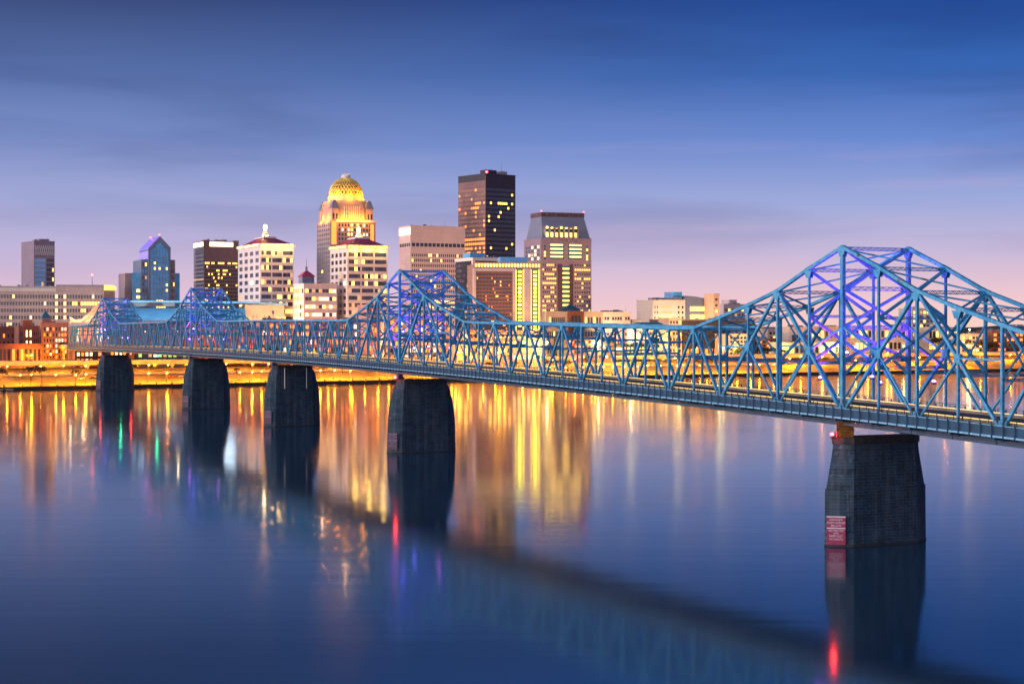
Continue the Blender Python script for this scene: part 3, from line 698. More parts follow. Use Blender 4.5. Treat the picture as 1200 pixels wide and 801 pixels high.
# ================================================================== the city
WMESH = {}
def win_mesh(w, h, m, d=.30):
    k = (round(w, 2), round(h, 2), m)
    if k not in WMESH:
        b = MB(); b.box(-w / 2, w / 2, -d / 2, d / 2, -h / 2, h / 2); WMESH[k] = b.mesh('window', M[m])
    return WMESH[k]
class Bld:
    """a box of a building with its near corner at pixel column xc, its side face back to xl, its river front along to xr"""
    def __init__(s, name, label, cat, xl, xc, xr, ytop, y, wall, base=12.0, rot=TH, depth=None, body=True, roof='roofgrey', seed=None, group=None, parapet=.9):
        s.rot, s.base = rot, base
        c = P(xc, HOR, y); s.cx, s.cy = c.x, c.y; s.sn, s.cs = math.sin(rot), math.cos(rot)
        k = (xl - 600) / FPX; s.D = depth or max(6.0, (c.x - k * c.y) / (s.sn + k * s.cs))
        s.root = tag(empty(name, (c.x, c.y, base), rot), label, cat, group)
        s.Wd = s.fx(xr); s.h = s.fz(ytop, 0)
        s.clutter = body and roof is not None and parapet > 0; s.win = []; s.r = random.Random(seed if seed is not None else int(xc * 7 + ytop))
        s.wall = wall
        if body:
            s.box('wall', 0, s.Wd, 0, s.D, -4, s.h - .02, wall)
            if roof: s.box('roof', .5, s.Wd - .5, .5, s.D - .5, s.h - .02, s.h + .15, roof)
            if parapet:
                for a in ((-.15, s.Wd + .15, -.15, .45), (-.15, s.Wd + .15, s.D - .45, s.D + .15), (-.15, .45, .45, s.D - .45), (s.Wd - .45, s.Wd + .15, .45, s.D - .45)):
                    pass
                b = MB(); pv = parapet
                b.box(-.2, s.Wd + .2, -.2, .45, s.h - .4, s.h + pv); b.box(-.2, s.Wd + .2, s.D - .45, s.D + .2, s.h - .4, s.h + pv)
                b.box(-.2, .45, .45, s.D - .45, s.h - .4, s.h + pv); b.box(s.Wd - .45, s.Wd + .2, .45, s.D - .45, s.h - .4, s.h + pv)
                b.build('parapet', M[wall], s.root)
    def fx(s, px):
        k = (px - 600) / FPX; return (k * s.cy - s.cx) / (s.cs - k * s.sn)
    def ly(s, px):
        k = (px - 600) / FPX; return (s.cx - k * s.cy) / (s.sn + k * s.cs)
    def fz(s, py, x=0.0): return CAMH - (py - HOR) * (s.cy + s.sn * x) / FPX - s.base
    def lz(s, py, y=0.0): return CAMH - (py - HOR) * (s.cy + s.cs * y) / FPX - s.base
    def box(s, name, x0, x1, y0, y1, z0, z1, m, label=None):
        o = MB().box(x0, x1, y0, y1, z0, z1).build(name, M[m], s.root)
        if label: o['label'] = label
        return o
    def front(s, x0, x1, z0, z1, nx, nz, fw=.6, fh=.55, pick=None, y=0.0):
        """nx by nz windows on the river front"""
        cw, ch = (x1 - x0) / nx, (z1 - z0) / nz
        for j in range(nz):
            for i in range(nx):
                m = pick(i, j, s.r) if pick else 'glassdark'
                if m: s.win.append((0, x0 + cw * (i + .5), z0 + ch * (j + .5), cw * fw, ch * fh, m, y))
    def side(s, y0, y1, z0, z1, ny, nz, fw=.6, fh=.55, pick=None, x=0.0):
        cw, ch = (y1 - y0) / ny, (z1 - z0) / nz
        for j in range(nz):
            for i in range(ny):
                m = pick(i, j, s.r) if pick else 'glassdark'
                if m: s.win.append((1, y0 + cw * (i + .5), z0 + ch * (j + .5), cw * fw, ch * fh, m, x))
    def done(s, cap=100):
        if s.Wd > 16 and s.D > 14 and s.clutter:
            for k in range(s.r.randint(3, 6)):
                w_, d_, h_ = s.r.uniform(1.5, 4.5), s.r.uniform(1.5, 4), s.r.uniform(1.2, 2.8); x, y = s.r.uniform(2, s.Wd - 7), s.r.uniform(1.5, min(s.D - 6, 12))
                s.box('roof_vent', x, x + w_, y, y + d_, s.h + .16, s.h + .16 + h_, s.r.choice(('greywall', 'beige', 'slate')))
            if s.r.random() < .6:
                x, y = s.r.uniform(3, s.Wd - 3), s.r.uniform(2, 8); q = MB(); q.tube((x, y, s.h), (x, y, s.h + s.r.uniform(4, 8)), .14, .06, 5); q.build('aerial', M['steel'], s.root)
        w = s.win; s.r.shuffle(w); w.sort(key=lambda q: -(q[3] if q[0] == 0 else q[3] * .4) * q[4])
        for f, a, z, ww, hh, m, o in w[:cap]:
            ob = bpy.data.objects.new('window', win_mesh(ww, hh, m)); COL.objects.link(ob); ob.parent = s.root
            if f == 0: ob.location = (a, o, z)
            else: ob.location = (o, a, z); ob.rotation_euler = (0, 0, R(90))
        rest = w[cap:]
        if rest:
            ms = sorted({q[5] for q in rest}); b = MB()
            for f, a, z, ww, hh, m, o in rest:
                b.cur = ms.index(m)
                if f == 0: b.box(a - ww / 2, a + ww / 2, o - .15, o + .15, z - hh / 2, z + hh / 2)
                else: b.box(o - .15, o + .15, a - ww / 2, a + ww / 2, z - hh / 2, z + hh / 2)
            tag(b.build('window', [M[m] for m in ms], s.root), kind='stuff')
        return s
def chance(p, on='lit', off='glassdark', p2=0, on2='litw'):
    def f(i, j, r):
        u = r.random()
        if u < p: return on if r.random() < .75 else 'litdim'
        if u < p + p2: return on2
        return off if r.random() < .72 else ('glassmauve' if off == 'glassdark' else 'glassdark')
    return f
def beacon(s, x, y, z, pole=2.0, on=True):
    b = MB(); b.tube((x, y, z), (x, y, z + pole), .12, .08, 6); b.build('mast', M['steel'], s.root)
    b = MB(); b.ball((x, y, z + pole + .35), .55); b.build('beacon', M['red'], s.root)

# --- far left slab
b = Bld('office_tower', 'lone grey slab tower with a blue glass front, behind the long beige hotel', 'tower', 25, 40, 64, 283, 1560, 'granite', rot=R(34))
h = b.h; xm = b.fx(54)
b.front(.8, xm - .4, h * .15, h * .86, 5, 17, .97, .86, lambda i, j, r: 'glassmauve' if j in (8,) else ('litdim' if r.random() < .03 else 'glasssky'))
b.front(xm + .6, b.Wd - 1, h * .15, h * .86, 5, 17, .86, .7, lambda i, j, r: 'lit' if i == 4 and r.random() < .35 else ('litr' if j < 4 and r.random() < .35 else 'glassmauve'))
mb = MB()
for k in range(9):
    x = .8 + (b.Wd - 1.6) * k / 9; w_ = (b.Wd - 1.6) / 9
    mb.bar((x, -.2, h * .88), (x + w_, -.2, h * .97), .3, .5, (0, 1, 0)); mb.bar((x + w_, -.22, h * .88), (x, -.22, h * .97), .3, .5, (0, 1, 0))
mb.build('lattice_screen', M['trim'], b.root)
for k in range(14): b.box('ledge', -.12, 0.0, 1, b.D - 1, h * .1 + k * h * .06, h * .1 + k * h * .06 + .35, 'glassmauve')
b.box('penthouse', b.Wd * .3, b.Wd * .8, 4, b.D * .6, h, h + 3, 'greywall'); b.done()

# --- long beige hotel
b = Bld('hotel', 'long beige hotel slab with a grid of small windows, behind brick buildings', 'hotel', -30, -28, 122, 336, 1400, 'beige', rot=R(15), depth=32)
h = b.h; W_ = b.Wd
def hp(i, j, r):
    if i in (27,): return 'lit2' if r.random() < .85 else 'lit'
    if i in (30,): return 'lit2'
    if i in (26, 28, 29, 31): return 'glassdark'
    if i > 32 and j == 7: return 'lit' if r.random() < .8 else 'glassmauve'
    return 'lit' if r.random() < .05 else ('litw' if r.random() < .04 else 'glassmauve')
b.front(1, W_ - 1, 3, h - 5, 44, 9, .62, .50, hp)
b.box('cornice', -.6, W_ * .62, -.7, 0, h - 3.6, h - .6, 'trim')
b.box('upper_storey', W_ * .62, W_, 2, 26, h + .2, h + 2.4, 'beige')
for x in (18, 34, 41, 60): 
    if x < W_: b.box('roof_vent', x, x + 2, 6, 8, h, h + 2.2, 'greywall')
b.done(110)
b2 = Bld('rooftop_drum', 'round flat pavilion with a glowing yellow rim, at the right end of the long hotel', 'building', 97, 98, 138, 335, 1460, 'beige', body=False)
r_ = b2.Wd * .5; hh = b2.fz(334, r_)
mb = MB(); mb.lathe([(r_, -2), (r_, hh - 4)], 28, r_, r_); smooth(mb.build('wall', M['beige'], b2.root))
mb = MB(); mb.lathe([(r_ * 1.03, hh - 4), (r_ * 1.06, hh - 3.6), (r_ * 1.06, hh - 1.6), (r_ * .95, hh - .2)], 28, r_, r_); mb.build('lit_rim', M['bandy'], b2.root)
mb = MB(); mb.tube((r_ * .6, r_ * .6, hh), (r_ * .6, r_ * .6, hh + 9), .35, .12, 6); mb.build('mast', M['steel'], b2.root)
mb = MB(); mb.ball((r_ * .6, r_ * .6, hh + 9.4), .8); mb.build('beacon', M['red'], b2.root)

# --- brick buildings by the left wharf
b = Bld('brick_warehouse', 'dark red brick warehouse with a flat blue roof, leftmost of the waterfront row', 'building', -26, -20, 24, 384, 1180, 'brick', roof='roofblue', depth=30)
b.front(1, b.Wd - 1, 3, b.h - 3, 8, 4, .4, .5, chance(.12, 'lito', 'glassdark')); b.done()
b = Bld('brick_building', 'red brick building with a square stair block and six bright windows', 'building', 18, 22, 46, 383, 1165, 'brick', depth=26)
b.box('stair_block', b.fx(27), b.fx(38), -.5, 14, -2, b.h + 5, 'brick')
b.front(b.fx(29), b.fx(38), 5, b.h - 1, 2, 3, .34, .62, lambda i, j, r: 'lit2', -.5)
b.front(b.fx(39), b.Wd - 1, 4, b.h - 2, 2, 4, .4, .5); b.front(1, b.fx(26.5), 4, b.h - 2, 2, 4, .4, .5)
b.done()
b = Bld('brick_hotel', 'pink brick apartment block with white window bays and a small green peaked roof', 'building', 44, 48, 80, 379, 1200, 'brickp', depth=30)
b.front(1.5, b.Wd - 1, 4, b.h - 2, 8, 6, .5, .55, chance(.30, 'litw', 'glassmauve', .15, 'lito'))
mb = MB(); x0, x1 = b.fx(50), b.fx(60); mb.box(x0, x1, 2, 12, b.h, b.h + 4); mb.build('dormer', M['brickp'], b.root)
mb = MB(); mb.prism([(x0 - .5, 1.5), (x1 + .5, 1.5), (x1 + .5, 12.5), (x0 - .5, 12.5)], b.h + 4, b.h + 9.5, [((x0 + x1) / 2 - .3, 6.8), ((x0 + x1) / 2 + .3, 6.8), ((x0 + x1) / 2 + .3, 7.4), ((x0 + x1) / 2 - .3, 7.4)]); mb.build('peaked_roof', M['roofteal'], b.root)
b.done()
b = Bld('warehouse_arcade', 'low brick arcade with round-topped openings under the dark red brick warehouse', 'building', -30, -24, 50, 404, 1135, 'brick', depth=14, base=11)
b.front(1, b.Wd - 1, .5, b.h - 1.2, 14, 1, .55, .75, chance(.3, 'lito', 'glassdark')); b.done()

# --- arena with a waved roof
b = Bld('arena', 'arena with peach walls and a long blue wave roof, behind the farthest bridge peaks', 'arena', 82, 84, 336, 392, 1290, 'peach', body=False, rot=R(12))
W_ = b.Wd; D_ = 95
zf = lambda x, py: b.fz(py, x)
mb = MB()
keys = [(82, 371), (88, 374.5), (95, 374), (103, 368), (111, 359), (119, 353), (124, 352), (180, 352), (275, 353), (336, 355)]
sm = []
for k in range(97):
    px = 82 + (336 - 82) * k / 96
    for (a, ya), (c, yc) in zip(keys, keys[1:]):
        if a <= px <= c:
            u = (px - a) / (c - a); u = u * u * (3 - 2 * u); sm.append((b.fx(px), b.fz(ya + (yc - ya) * u, b.fx(px)))); break
rings = []
for x, z in sm: rings.append([(x, -2, z - 1.6), (x, D_, z - 1.6), (x, D_, z), (x, -2, z)])
mb.loft(rings); mb.build('roof', M['roofblue'], b.root)
mb = MB(); xa = b.fx(124)
for (x0, z0), (x1, z1) in zip(sm, sm[1:]):
    if x1 > xa + 1: break
    mb.add([(x0, -.6, -3), (x1, -.6, -3), (x1, -.6, z1 - 1.62), (x0, -.6, z0 - 1.62), (x0, 1, -3), (x1, 1, -3), (x1, 1, z1 - 1.62), (x0, 1, z0 - 1.62)], [(0, 1, 2, 3), (7, 6, 5, 4), (0, 3, 7, 4), (1, 5, 6, 2)])
mb.build('curved_wall', M['peach'], b.root)
mb = MB()
for (x0, z0), (x1, z1) in zip(sm, sm[1:]):
    if x1 > xa + 1: break
    mb.add([(x0, -2.6, z0 - 2.2), (x1, -2.6, z1 - 2.2), (x1, -2.6, z1 + .3), (x0, -2.6, z0 + .3), (x0, -2.01, z0 - 2.2), (x1, -2.01, z1 - 2.2), (x1, -2.01, z1 + .3), (x0, -2.01, z0 + .3)], [(0, 1, 2, 3), (7, 6, 5, 4), (3, 2, 6, 7), (4, 5, 1, 0)])
mb.build('fascia', M['peach'], b.root)
xb, xc_, xe = b.fx(134), b.fx(217), b.fx(287)
def slope(n, x0, x1, ya, yb, y0, y1, m):
    q = MB(); za, zb = b.fz(ya, (x0 + x1) / 2), b.fz(yb, (x0 + x1) / 2)
    q.add([(x0, y0, za), (x1, y0, za), (x1, y1, zb), (x0, y1, zb), (x0, y0, -3), (x1, y0, -3), (x1, y1, -3), (x0, y1, -3)], [(0, 1, 2, 3), (4, 7, 6, 5), (0, 4, 5, 1), (1, 5, 6, 2), (2, 6, 7, 3), (3, 7, 4, 0)])
    q.build(n, M[m], b.root)
slope('lower_roof', b.fx(146), xe, 374, 361, -22, -3, 'roofblue')
b.box('lower_wall', b.fx(128), xe, -24, -22.3, -3, b.fz(376, xc_), 'brown')
b.box('clerestory', b.fx(150), b.fx(205), -2.95, -2.65, b.fz(359, xc_), b.fz(355, xc_), 'glassdark')
b.box('end_wall', xe + .1, W_ - 2, 0, D_ - 2, -3, b.fz(357, xe), 'peach'); b.box('doorway', b.fx(319), b.fx(321), -.25, 0, b.fz(368, xe), b.fz(364, xe), 'glassdark')
lamp('glow', 'POINT', ((xe + W_) / 2, -14, 12), 30000, (1, .62, .36), b.root, 2)  # added light without a fixture, brightens the end wall
for lx in (.1, .35, .6, .85): lamp('glow', 'POINT', (b.fx(150) + (xe - b.fx(150)) * lx, -26, b.fz(352, xc_)), 7000, (.62, .82, 1), b.root, 6)  # added cool lights in mid-air, brighten the blue roof
for lx in (84, 98, 112): lamp('glow', 'POINT', (b.fx(lx), -9, b.fz(375, 0)), 4200, (1, .60, .32), b.root, 1)  # added warm lights without fixtures, brighten the curved wall
b.front(xe + 2, W_ - 3, b.fz(373.5, xe), b.fz(369.5, xe), 9, 1, .5, .8, chance(.5, 'litr', 'lito'), -.05)
b.box('entrance_wall', b.fx(80), b.fx(128), -14, -1, -3, b.fz(379, 0), 'peach')
b.front(b.fx(90), b.fx(126), 1.5, b.fz(382, 0), 8, 2, .6, .75, chance(.6, 'lito', 'litw'), -14.05)
b.box('ring_beam', b.fx(79), b.fx(112), -15, -14.2, b.fz(382, 0), b.fz(378, 0), 'trim'); b.done()

# --- blue glass gabled tower
b = Bld('glass_tower', 'blue glass tower with a pointed gable, stepped shoulders and violet light along its roof', 'tower', 148, 174, 204, 297, 1500, 'granite', body=False, rot=R(22))
zt = lambda py: b.fz(py, 10)
def col(n, x0, x1, y0, y1, py, m): return b.box(n, b.fx(x0) if x0 is not None else 0, b.fx(x1), y0, y1, -3, zt(py), m)
y2 = b.ly(160); dm = min(52, max(14, y2))
x0, x1 = b.fx(174), b.fx(200); zg, zp = zt(291), zt(277)
mb = MB(); pts = [(x0, -3), (x1, -3), (x1, zg), ((x0 + x1) / 2, zp), (x0, zg)]
mb.loft([[(x, 0, z) for x, z in pts], [(x, dm, z) for x, z in pts]]); mb.build('wall', M['slate'], b.root)
ins = [(x0 + 2, -3), (x1 - 2, -3), (x1 - 2, zg - 2), ((x0 + x1) / 2 + 3.2, zg + 1.2), ((x0 + x1) / 2 + 3.2, zp - 7.5), ((x0 + x1) / 2, zp - 6), ((x0 + x1) / 2 - 3.2, zp - 7.5), ((x0 + x1) / 2 - 3.2, zg + 1.2), (x0 + 2, zg - 2)]
mb = MB(); mb.loft([[(x, -.25, z) for x, z in ins], [(x, -.02, z) for x, z in ins]]); mb.build('curtain_wall', M['glassblue'], b.root)
mb = MB()
for k in range(1, 6): mb.box(x0 + 2 + (x1 - x0 - 4) * k / 6 - .12, x0 + 2 + (x1 - x0 - 4) * k / 6 + .12, -.42, -.25, 0, zg - 2)
for k in range(1, 20): mb.box(x0 + 2, x1 - 2, -.36, -.25, (zg - 4) * k / 20, (zg - 4) * k / 20 + .3)
mb.build('mullions', M['slate'], b.root)
mb = MB(); e = .4
mb.add([(x0 - e, -e, zg + .2), ((x0 + x1) / 2, -e, zp + .5), ((x0 + x1) / 2, dm + e, zp + .5), (x0 - e, dm + e, zg + .2), (x0 - e, -e, zg - .5), ((x0 + x1) / 2, -e, zp - .2), ((x0 + x1) / 2, dm + e, zp - .2), (x0 - e, dm + e, zg - .5)], [(0, 3, 2, 1), (4, 5, 6, 7), (0, 1, 5, 4), (1, 2, 6, 5), (2, 3, 7, 6), (3, 0, 4, 7)])
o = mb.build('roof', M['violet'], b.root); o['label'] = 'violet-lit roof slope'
mb = MB(); mb.add([(x1 + e, -e, zg + .2), ((x0 + x1) / 2 + .05, -e, zp + .5), ((x0 + x1) / 2 + .05, dm + e, zp + .5), (x1 + e, dm + e, zg + .2)], [(0, 1, 2, 3)]); mb.build('roof', M['slate'], b.root)
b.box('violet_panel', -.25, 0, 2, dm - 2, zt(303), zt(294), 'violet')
xs = b.fx(206); b.box('shoulder', x1 + .05, xs, 3, dm - 2, -3, zt(304), 'granite'); b.box('wing', xs + .05, b.fx(212), 6, dm - 4, -3, zt(319.5), 'glassblue')
xl_ = b.fx(166); b.box('shoulder', xl_, x0 - .05, 3, dm - 2, -3, zt(304), 'slate'); xw = b.fx(156); b.box('wing', xw, xl_ - .05, 6, dm - 4, -3, zt(319.5), 'glassblue'); b.box('wing', b.fx(148), xw - .05, 8, dm - 4, -3, zt(320), 'granite')
b.front(x0 + 2.5, x1 - 2.5, 4, zg - 6, 7, 18, .7, .42, lambda i, j, r: ('lit' if r.random() < (.7 if j in (8, 9, 5) and 1 < i < 6 else .07) else None), -.3)
b.front(x1 + 1, xs - .5, 4, zt(306), 2, 14, .6, .5, chance(.2, 'lit', 'glassdark'), 3); b.front(xl_ + .6, x0 - .6, 4, zt(306), 2, 14, .55, .5, chance(.25, 'lit', 'glassblue'), 3)
b.front(xw + .6, xl_ - .6, 6, zt(322), 4, 12, .8, .42, lambda i, j, r: ('lit2' if 7 <= j <= 9 and i > 1 and r.random() < .7 else None), 6)
for y_ in (1, dm - 1): beacon(b, (x0 + x1) / 2, y_, zp + .3, 1.0)
b.done()

# --- brown tower with floodlit crown
b = Bld('office_tower', 'brown office tower with a white floodlit crown, left of the magenta-roofed tower', 'tower', 227, 239, 279, 283, 1540, 'brown', rot=R(26))
h = b.h; W_ = b.Wd
b.front(.8, W_ - .8, h * .06, h * .83, 20, 24, .72, .45, lambda i, j, r: ('lit' if r.random() < (.75 if j == 23 else .22) else 'glassdark'))
b.side(.5, b.D - .5, h * .06, h * .9, 8, 24, .9, .4, lambda i, j, r: 'litdim' if j == 17 else 'glassmauve')
b.box('sunlit_side_tint', -.14, 0, .2, b.D - .2, 0, h, 'greywall')  # left face painted lighter, low sun put into its colour
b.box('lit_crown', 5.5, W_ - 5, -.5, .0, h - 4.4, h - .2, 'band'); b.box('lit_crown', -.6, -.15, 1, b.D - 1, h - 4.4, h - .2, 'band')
for x in (-.4, W_ - 4.2): b.box('corner_pier', x, x + 4.6, -.9, 5, h - 5, h + 1.6, 'brown')
b.done()

# --- twin white towers with red hipped roofs
def twin(label, xl, xc, xr, yt, Y, roofm, lamp_top, glow, ylow):
    b = Bld('office_tower', label, 'tower', xl, xc, xr, yt + 3, Y, 'whitewall', rot=R(25), parapet=0)
    h, W_, D_ = b.h, b.Wd, b.D
    nf = 15
    def fp(i, j, r):
        u = r.random(); 
        if j < 4: return 'lit' if u < .4 else 'glassmauve'
        return 'lit' if u < .13 else ('litdim' if u < .24 else ('glassmauve' if u < .5 else ('glassnavy' if u < .8 else 'glassdark')))
    for k in range(3):
        x0 = W_ * (.035 + .325 * k); b.front(x0, x0 + W_ * .285, 2, h - 2.5, 4, nf, .985, .55, fp)
    b.side(1, D_ - 1, 2, h - 2.5, 4, nf, .55, .55, chance(.12, 'litw', 'glassmauve'))
    for k in range(nf + 1):
        z = 2 + (h - 4.5) * k / nf; b.box('ledge', -.3, W_ + .3, -.35, -.0, z - .35, z + .25, 'trim')
    b.box('cornice', -1.2, W_ + 1.2, -1.4, D_ + 1.2, h - .02, h + 2.2, 'trim')
    for k in range(7): b.box('cornice_light', W_ * (k + .15) / 7, W_ * (k + .85) / 7, -1.62, -1.41, h + .3, h + 1.7, glow)
    for k in range(3): b.box('cornice_light', -1.42, -1.21, D_ * (k + .15) / 3, D_ * (k + .85) / 3, h + .3, h + 1.7, glow)
    zr0, zr1 = h + 2.2, b.fz(ylow, W_ * .5); ix = W_ * .34; iy = D_ * .3
    mb = MB(); mb.prism([(1.2, 1.2), (W_ - 1.2, 1.2), (W_ - 1.2, D_ - 1.2), (1.2, D_ - 1.2)], zr0, zr1, [(ix, iy), (W_ - ix, iy), (W_ - ix, D_ - iy), (ix, D_ - iy)]); mb.build('hipped_roof', M[roofm], b.root)
    cx, cy = W_ * .5, D_ * .5
    mb = MB(); mb.prism([(ix - .8, iy - .8), (W_ - ix + .8, iy - .8), (W_ - ix + .8, D_ - iy + .8), (ix - .8, D_ - iy + .8)], zr1, zr1 + 1.2); mb.build('roof_deck', M['trim'], b.root)
    zt = b.fz(lamp_top, cx)
    a = zr1 + 1.2; d = zt - a
    mb = MB(); mb.lathe([(2.9, a), (2.9, a + d * .26), (3.3, a + d * .27), (3.3, a + d * .31), (2.1, a + d * .33), (2.1, a + d * .52), (2.5, a + d * .53), (2.4, a + d * .56), (1.1, a + d * .69), (.6, a + d * .74)], 12, cx, cy); mb.build('cupola', M['cream'], b.root)
    mb = MB(); mb.lathe([(1.0, a + d * .70), (1.25, a + d * .76), (.8, a + d * .9), (.12, zt + 2.5)], 12, cx, cy); mb.build('lantern', M['bulbw'], b.root)
    mb = MB(); mb.ball((cx, cy, zt + .6), 1.7); mb.build('beacon', M['bulbo'], b.root)
    for q, (lx, ly_) in enumerate(((cx - 5, cy - 5), (cx + 5, cy - 5))): lamp('glow', 'POINT', (lx, ly_, a + 1.5), 3000, (1, .6, .25), b.root, .6)
    for lx in (W_ * .15, W_ * .5, W_ * .85): lamp('glow', 'POINT', (lx, -4, h - 3), 2600, (1, .66, .16), b.root, .6)
    b.done()
twin('white office tower with a magenta hipped roof and a bright spire, left of the dome', 279, 305, 344, 285, 1330, 'roofred', 264, 'lit2', 277.5)
twin('white office tower with red hipped roof and yellow cornice lights, before the gold-domed skyscraper', 387, 407, 454, 287, 1310, 'roofred', 268, 'bandy', 279)

# --- low white block with a cupola between the twins
b = Bld('office_block', 'white mid-rise block with a small magenta-capped cupola, between the two white towers', 'building', 344, 356, 395, 333, 1300, 'whitewall', rot=R(25))
h, W_, D_ = b.h, b.Wd, b.D
b.front(1, W_ - 1, 3, h - 2, 9, 9, .92, .42, chance(.5, 'litw', 'glassmauve', .2, 'lit')); b.side(1, D_ - 1, 3, h - 2, 5, 9, .8, .5, chance(.55, 'lit', 'glassmauve', .2, 'lito'))
cx = b.fx(364); b.box('cupola_base', cx - 5, cx + 5, 6, 16, h, h + 6.5, 'slate')
mb = MB(); mb.prism([(cx - 6, 5), (cx + 6, 5), (cx + 6, 17), (cx - 6, 17)], h + 6.5, h + 11, [(cx - 1.2, 9.8), (cx + 1.2, 9.8), (cx + 1.2, 12.2), (cx - 1.2, 12.2)]); mb.build('cupola_roof', M['roofred'], b.root)
mb = MB(); mb.lathe([(1.1, h + 11), (1.0, h + 14), (.3, h + 15), (.12, h + 21)], 8, cx, 11); mb.build('spire', M['slate'], b.root); b.done()

# --- the domed skyscraper
b = Bld('domed_skyscraper', 'tallest stone skyscraper with a gold-lit latticed dome and glowing crown', 'tower', 374, 387, 440, 258, 1560, 'domestone', rot=R(24), depth=44, parapet=0)
h, W_, D_ = b.h, b.Wd, b.D
b.front(b.fx(396), W_ - 1, h * .1, h - 2, 12, 26, .52, .58, chance(.17, 'litw', 'glassdark', .06, 'lit')); b.side(1, D_ - 1, h * .1, h - 2, 6, 26, .6, .6, chance(.04, 'lit', 'glassmauve'))
b.box('lit_bay', b.fx(388.5), b.fx(394), -.5, 0, h - 23, h - .5, 'lito'); b.box('lit_bay', b.fx(434), b.fx(438), -.4, 0, h - 22, h - 3, 'lito')
for x0, x1 in ((0, b.fx(388)), (b.fx(394.5), W_)): b.box('cornice', x0 - .5, x1 + .5, -.8, -.01, h - 1.4, h + .9, 'trim')
m0 = b.fx(391.5) ; m1 = b.fx(436); cx = (b.fx(378) + b.fx(436)) / 2; cx = W_ * .5; cy = D_ * .5
hw = W_ * .46; zc = b.fz(231, cx); zdm = b.fz(228, cx)
oc = lambda a, k, z: [(cx + x * a, cy + y * a, z) for x, y in ((-1, -k), (-k, -1), (k, -1), (1, -k), (1, k), (k, 1), (-k, 1), (-1, k))]
mb = MB(); mb.loft([oc(hw, .55, h), oc(hw * .96, .55, h + (zc - h) * .55), oc(hw * .90, .55, zc - 3)]); mb.build('crown', M['domestone'], b.root)
mb = MB()
for k in range(8): mb.box(cx - hw * .42 + k * hw * .105, cx - hw * .42 + k * hw * .105 + hw * .045, cy - hw - .35, cy - hw + .0, h + 2.5, h + (zc - h) * .62)
mb.build('pilasters', M['trim'], b.root)
b.front(cx - hw * .36, cx + hw * .40, h + 3, h + (zc - h) * .60, 7, 1, .42, .95, lambda i, j, r: 'glassdark', cy - hw - .12)
for sx, sy in ((-1, -1), (1, -1), (-1, 1), (1, 1)):
    tx, ty = cx + sx * hw * .83, cy + sy * hw * .83
    mb = MB(); mb.box(tx - 3.4, tx + 3.4, ty - 3.4, ty + 3.4, h, h + (zc - h) * .52); o = mb.build('turret', M['domestone'], b.root)
    mb = MB(); mb.prism([(tx - 3.9, ty - 3.9), (tx + 3.9, ty - 3.9), (tx + 3.9, ty + 3.9), (tx - 3.9, ty + 3.9)], h + (zc - h) * .52, zc - 3, [(tx - 1.6, ty - 1.6), (tx + 1.6, ty - 1.6), (tx + 1.6, ty + 1.6), (tx - 1.6, ty + 1.6)]); mb.build('turret_roof', M['slate'], b.root)
    for e in (-1.6, 1.6): b.box('turret_opening', tx + e - .8, tx + e + .8, ty - 3.6, ty - 3.4, h + 1.5, h + (zc - h) * .30, 'glassdark')
rd_ = b.fx(406) - b.fx(386); rd_ = 19.5 * 1560 / FPX * 1.03
mb = MB(); mb.lathe([(rd_ * 1.05, zc - 3), (rd_ * 1.07, zc - .5), (rd_ * 1.02, zdm)], 40, cx, cy); smooth(mb.build('drum', M['domestone'], b.root), 30)
ztop = b.fz(206, cx); hd = ztop - zdm
mb = MB(); mb.lathe([(rd_ * .93 * math.cos(a), zdm + hd * .96 * math.sin(a)) for a in [k * math.pi / 2 / 12 for k in range(12)]] + [(.8, zdm + hd * .96)], 40, cx, cy)
smooth(mb.build('inner_dome', mat('dim_dome_lining', (.22, .11, .02), .7, 0, .2, .2), b.root))
mb = MB(); nm, na = 9, 30
dp = lambda i, j: Vector((cx + rd_ * math.cos(i / nm * 1.36) * math.cos(2 * math.pi * j / na), cy + rd_ * math.cos(i / nm * 1.36) * math.sin(2 * math.pi * j / na), zdm + hd * math.sin(i / nm * 1.36)))
for i in range(nm):
    for j in range(na):
        o_ = .5 * (i % 2)
        for e in (-.5, .5): mb.bar(dp(i, j + o_), dp(i + 1, j + o_ + e), .70, .5, (0, 0, 1))
        if i % 2 == 0: mb.bar(dp(i, j + o_), dp(i, j + o_ + 1), .42, .42, (0, 0, 1))
mb.build('dome_lattice', mat('gilded_lattice', (.85, .62, .16), .45, 0, .05, .4), b.root)
mb = MB(); zl = zdm + hd * math.sin(1.36); mb.lathe([(4.6, zl - .6), (4.6, zl + 2.0), (3.6, zl + 2.2), (3.4, zl + 2.6)], 16, cx, cy)
for k in range(8): mb.ball((cx + 3.6 * math.cos(k * math.pi / 4), cy + 3.6 * math.sin(k * math.pi / 4), zl + 3.2), .75, 6, 4)
mb.build('finial_ring', M['trim'], b.root)
for k in range(10):
    a = 2 * math.pi * k / 10 + .2; lamp('glow', 'POINT', (cx + rd_ * 1.28 * math.cos(a), cy + rd_ * 1.28 * math.sin(a), zdm - 1.0), 14000, (1, .36, .015), b.root, .5)
for lx, ly_ in ((-.55, -1.22), (0, -1.25), (.55, -1.22), (-1.22, -.5), (-1.22, .4), (1.2, -.5)):
    lamp('glow', 'POINT', (cx + lx * hw, cy + ly_ * hw, h + 2.2), 12000, (1, .30, .006), b.root, .5)
lamp('glow', 'POINT', (cx, cy, zdm + hd * 1.05 + 8), 6000, (1, .6, .2), b.root, .5); b.done()

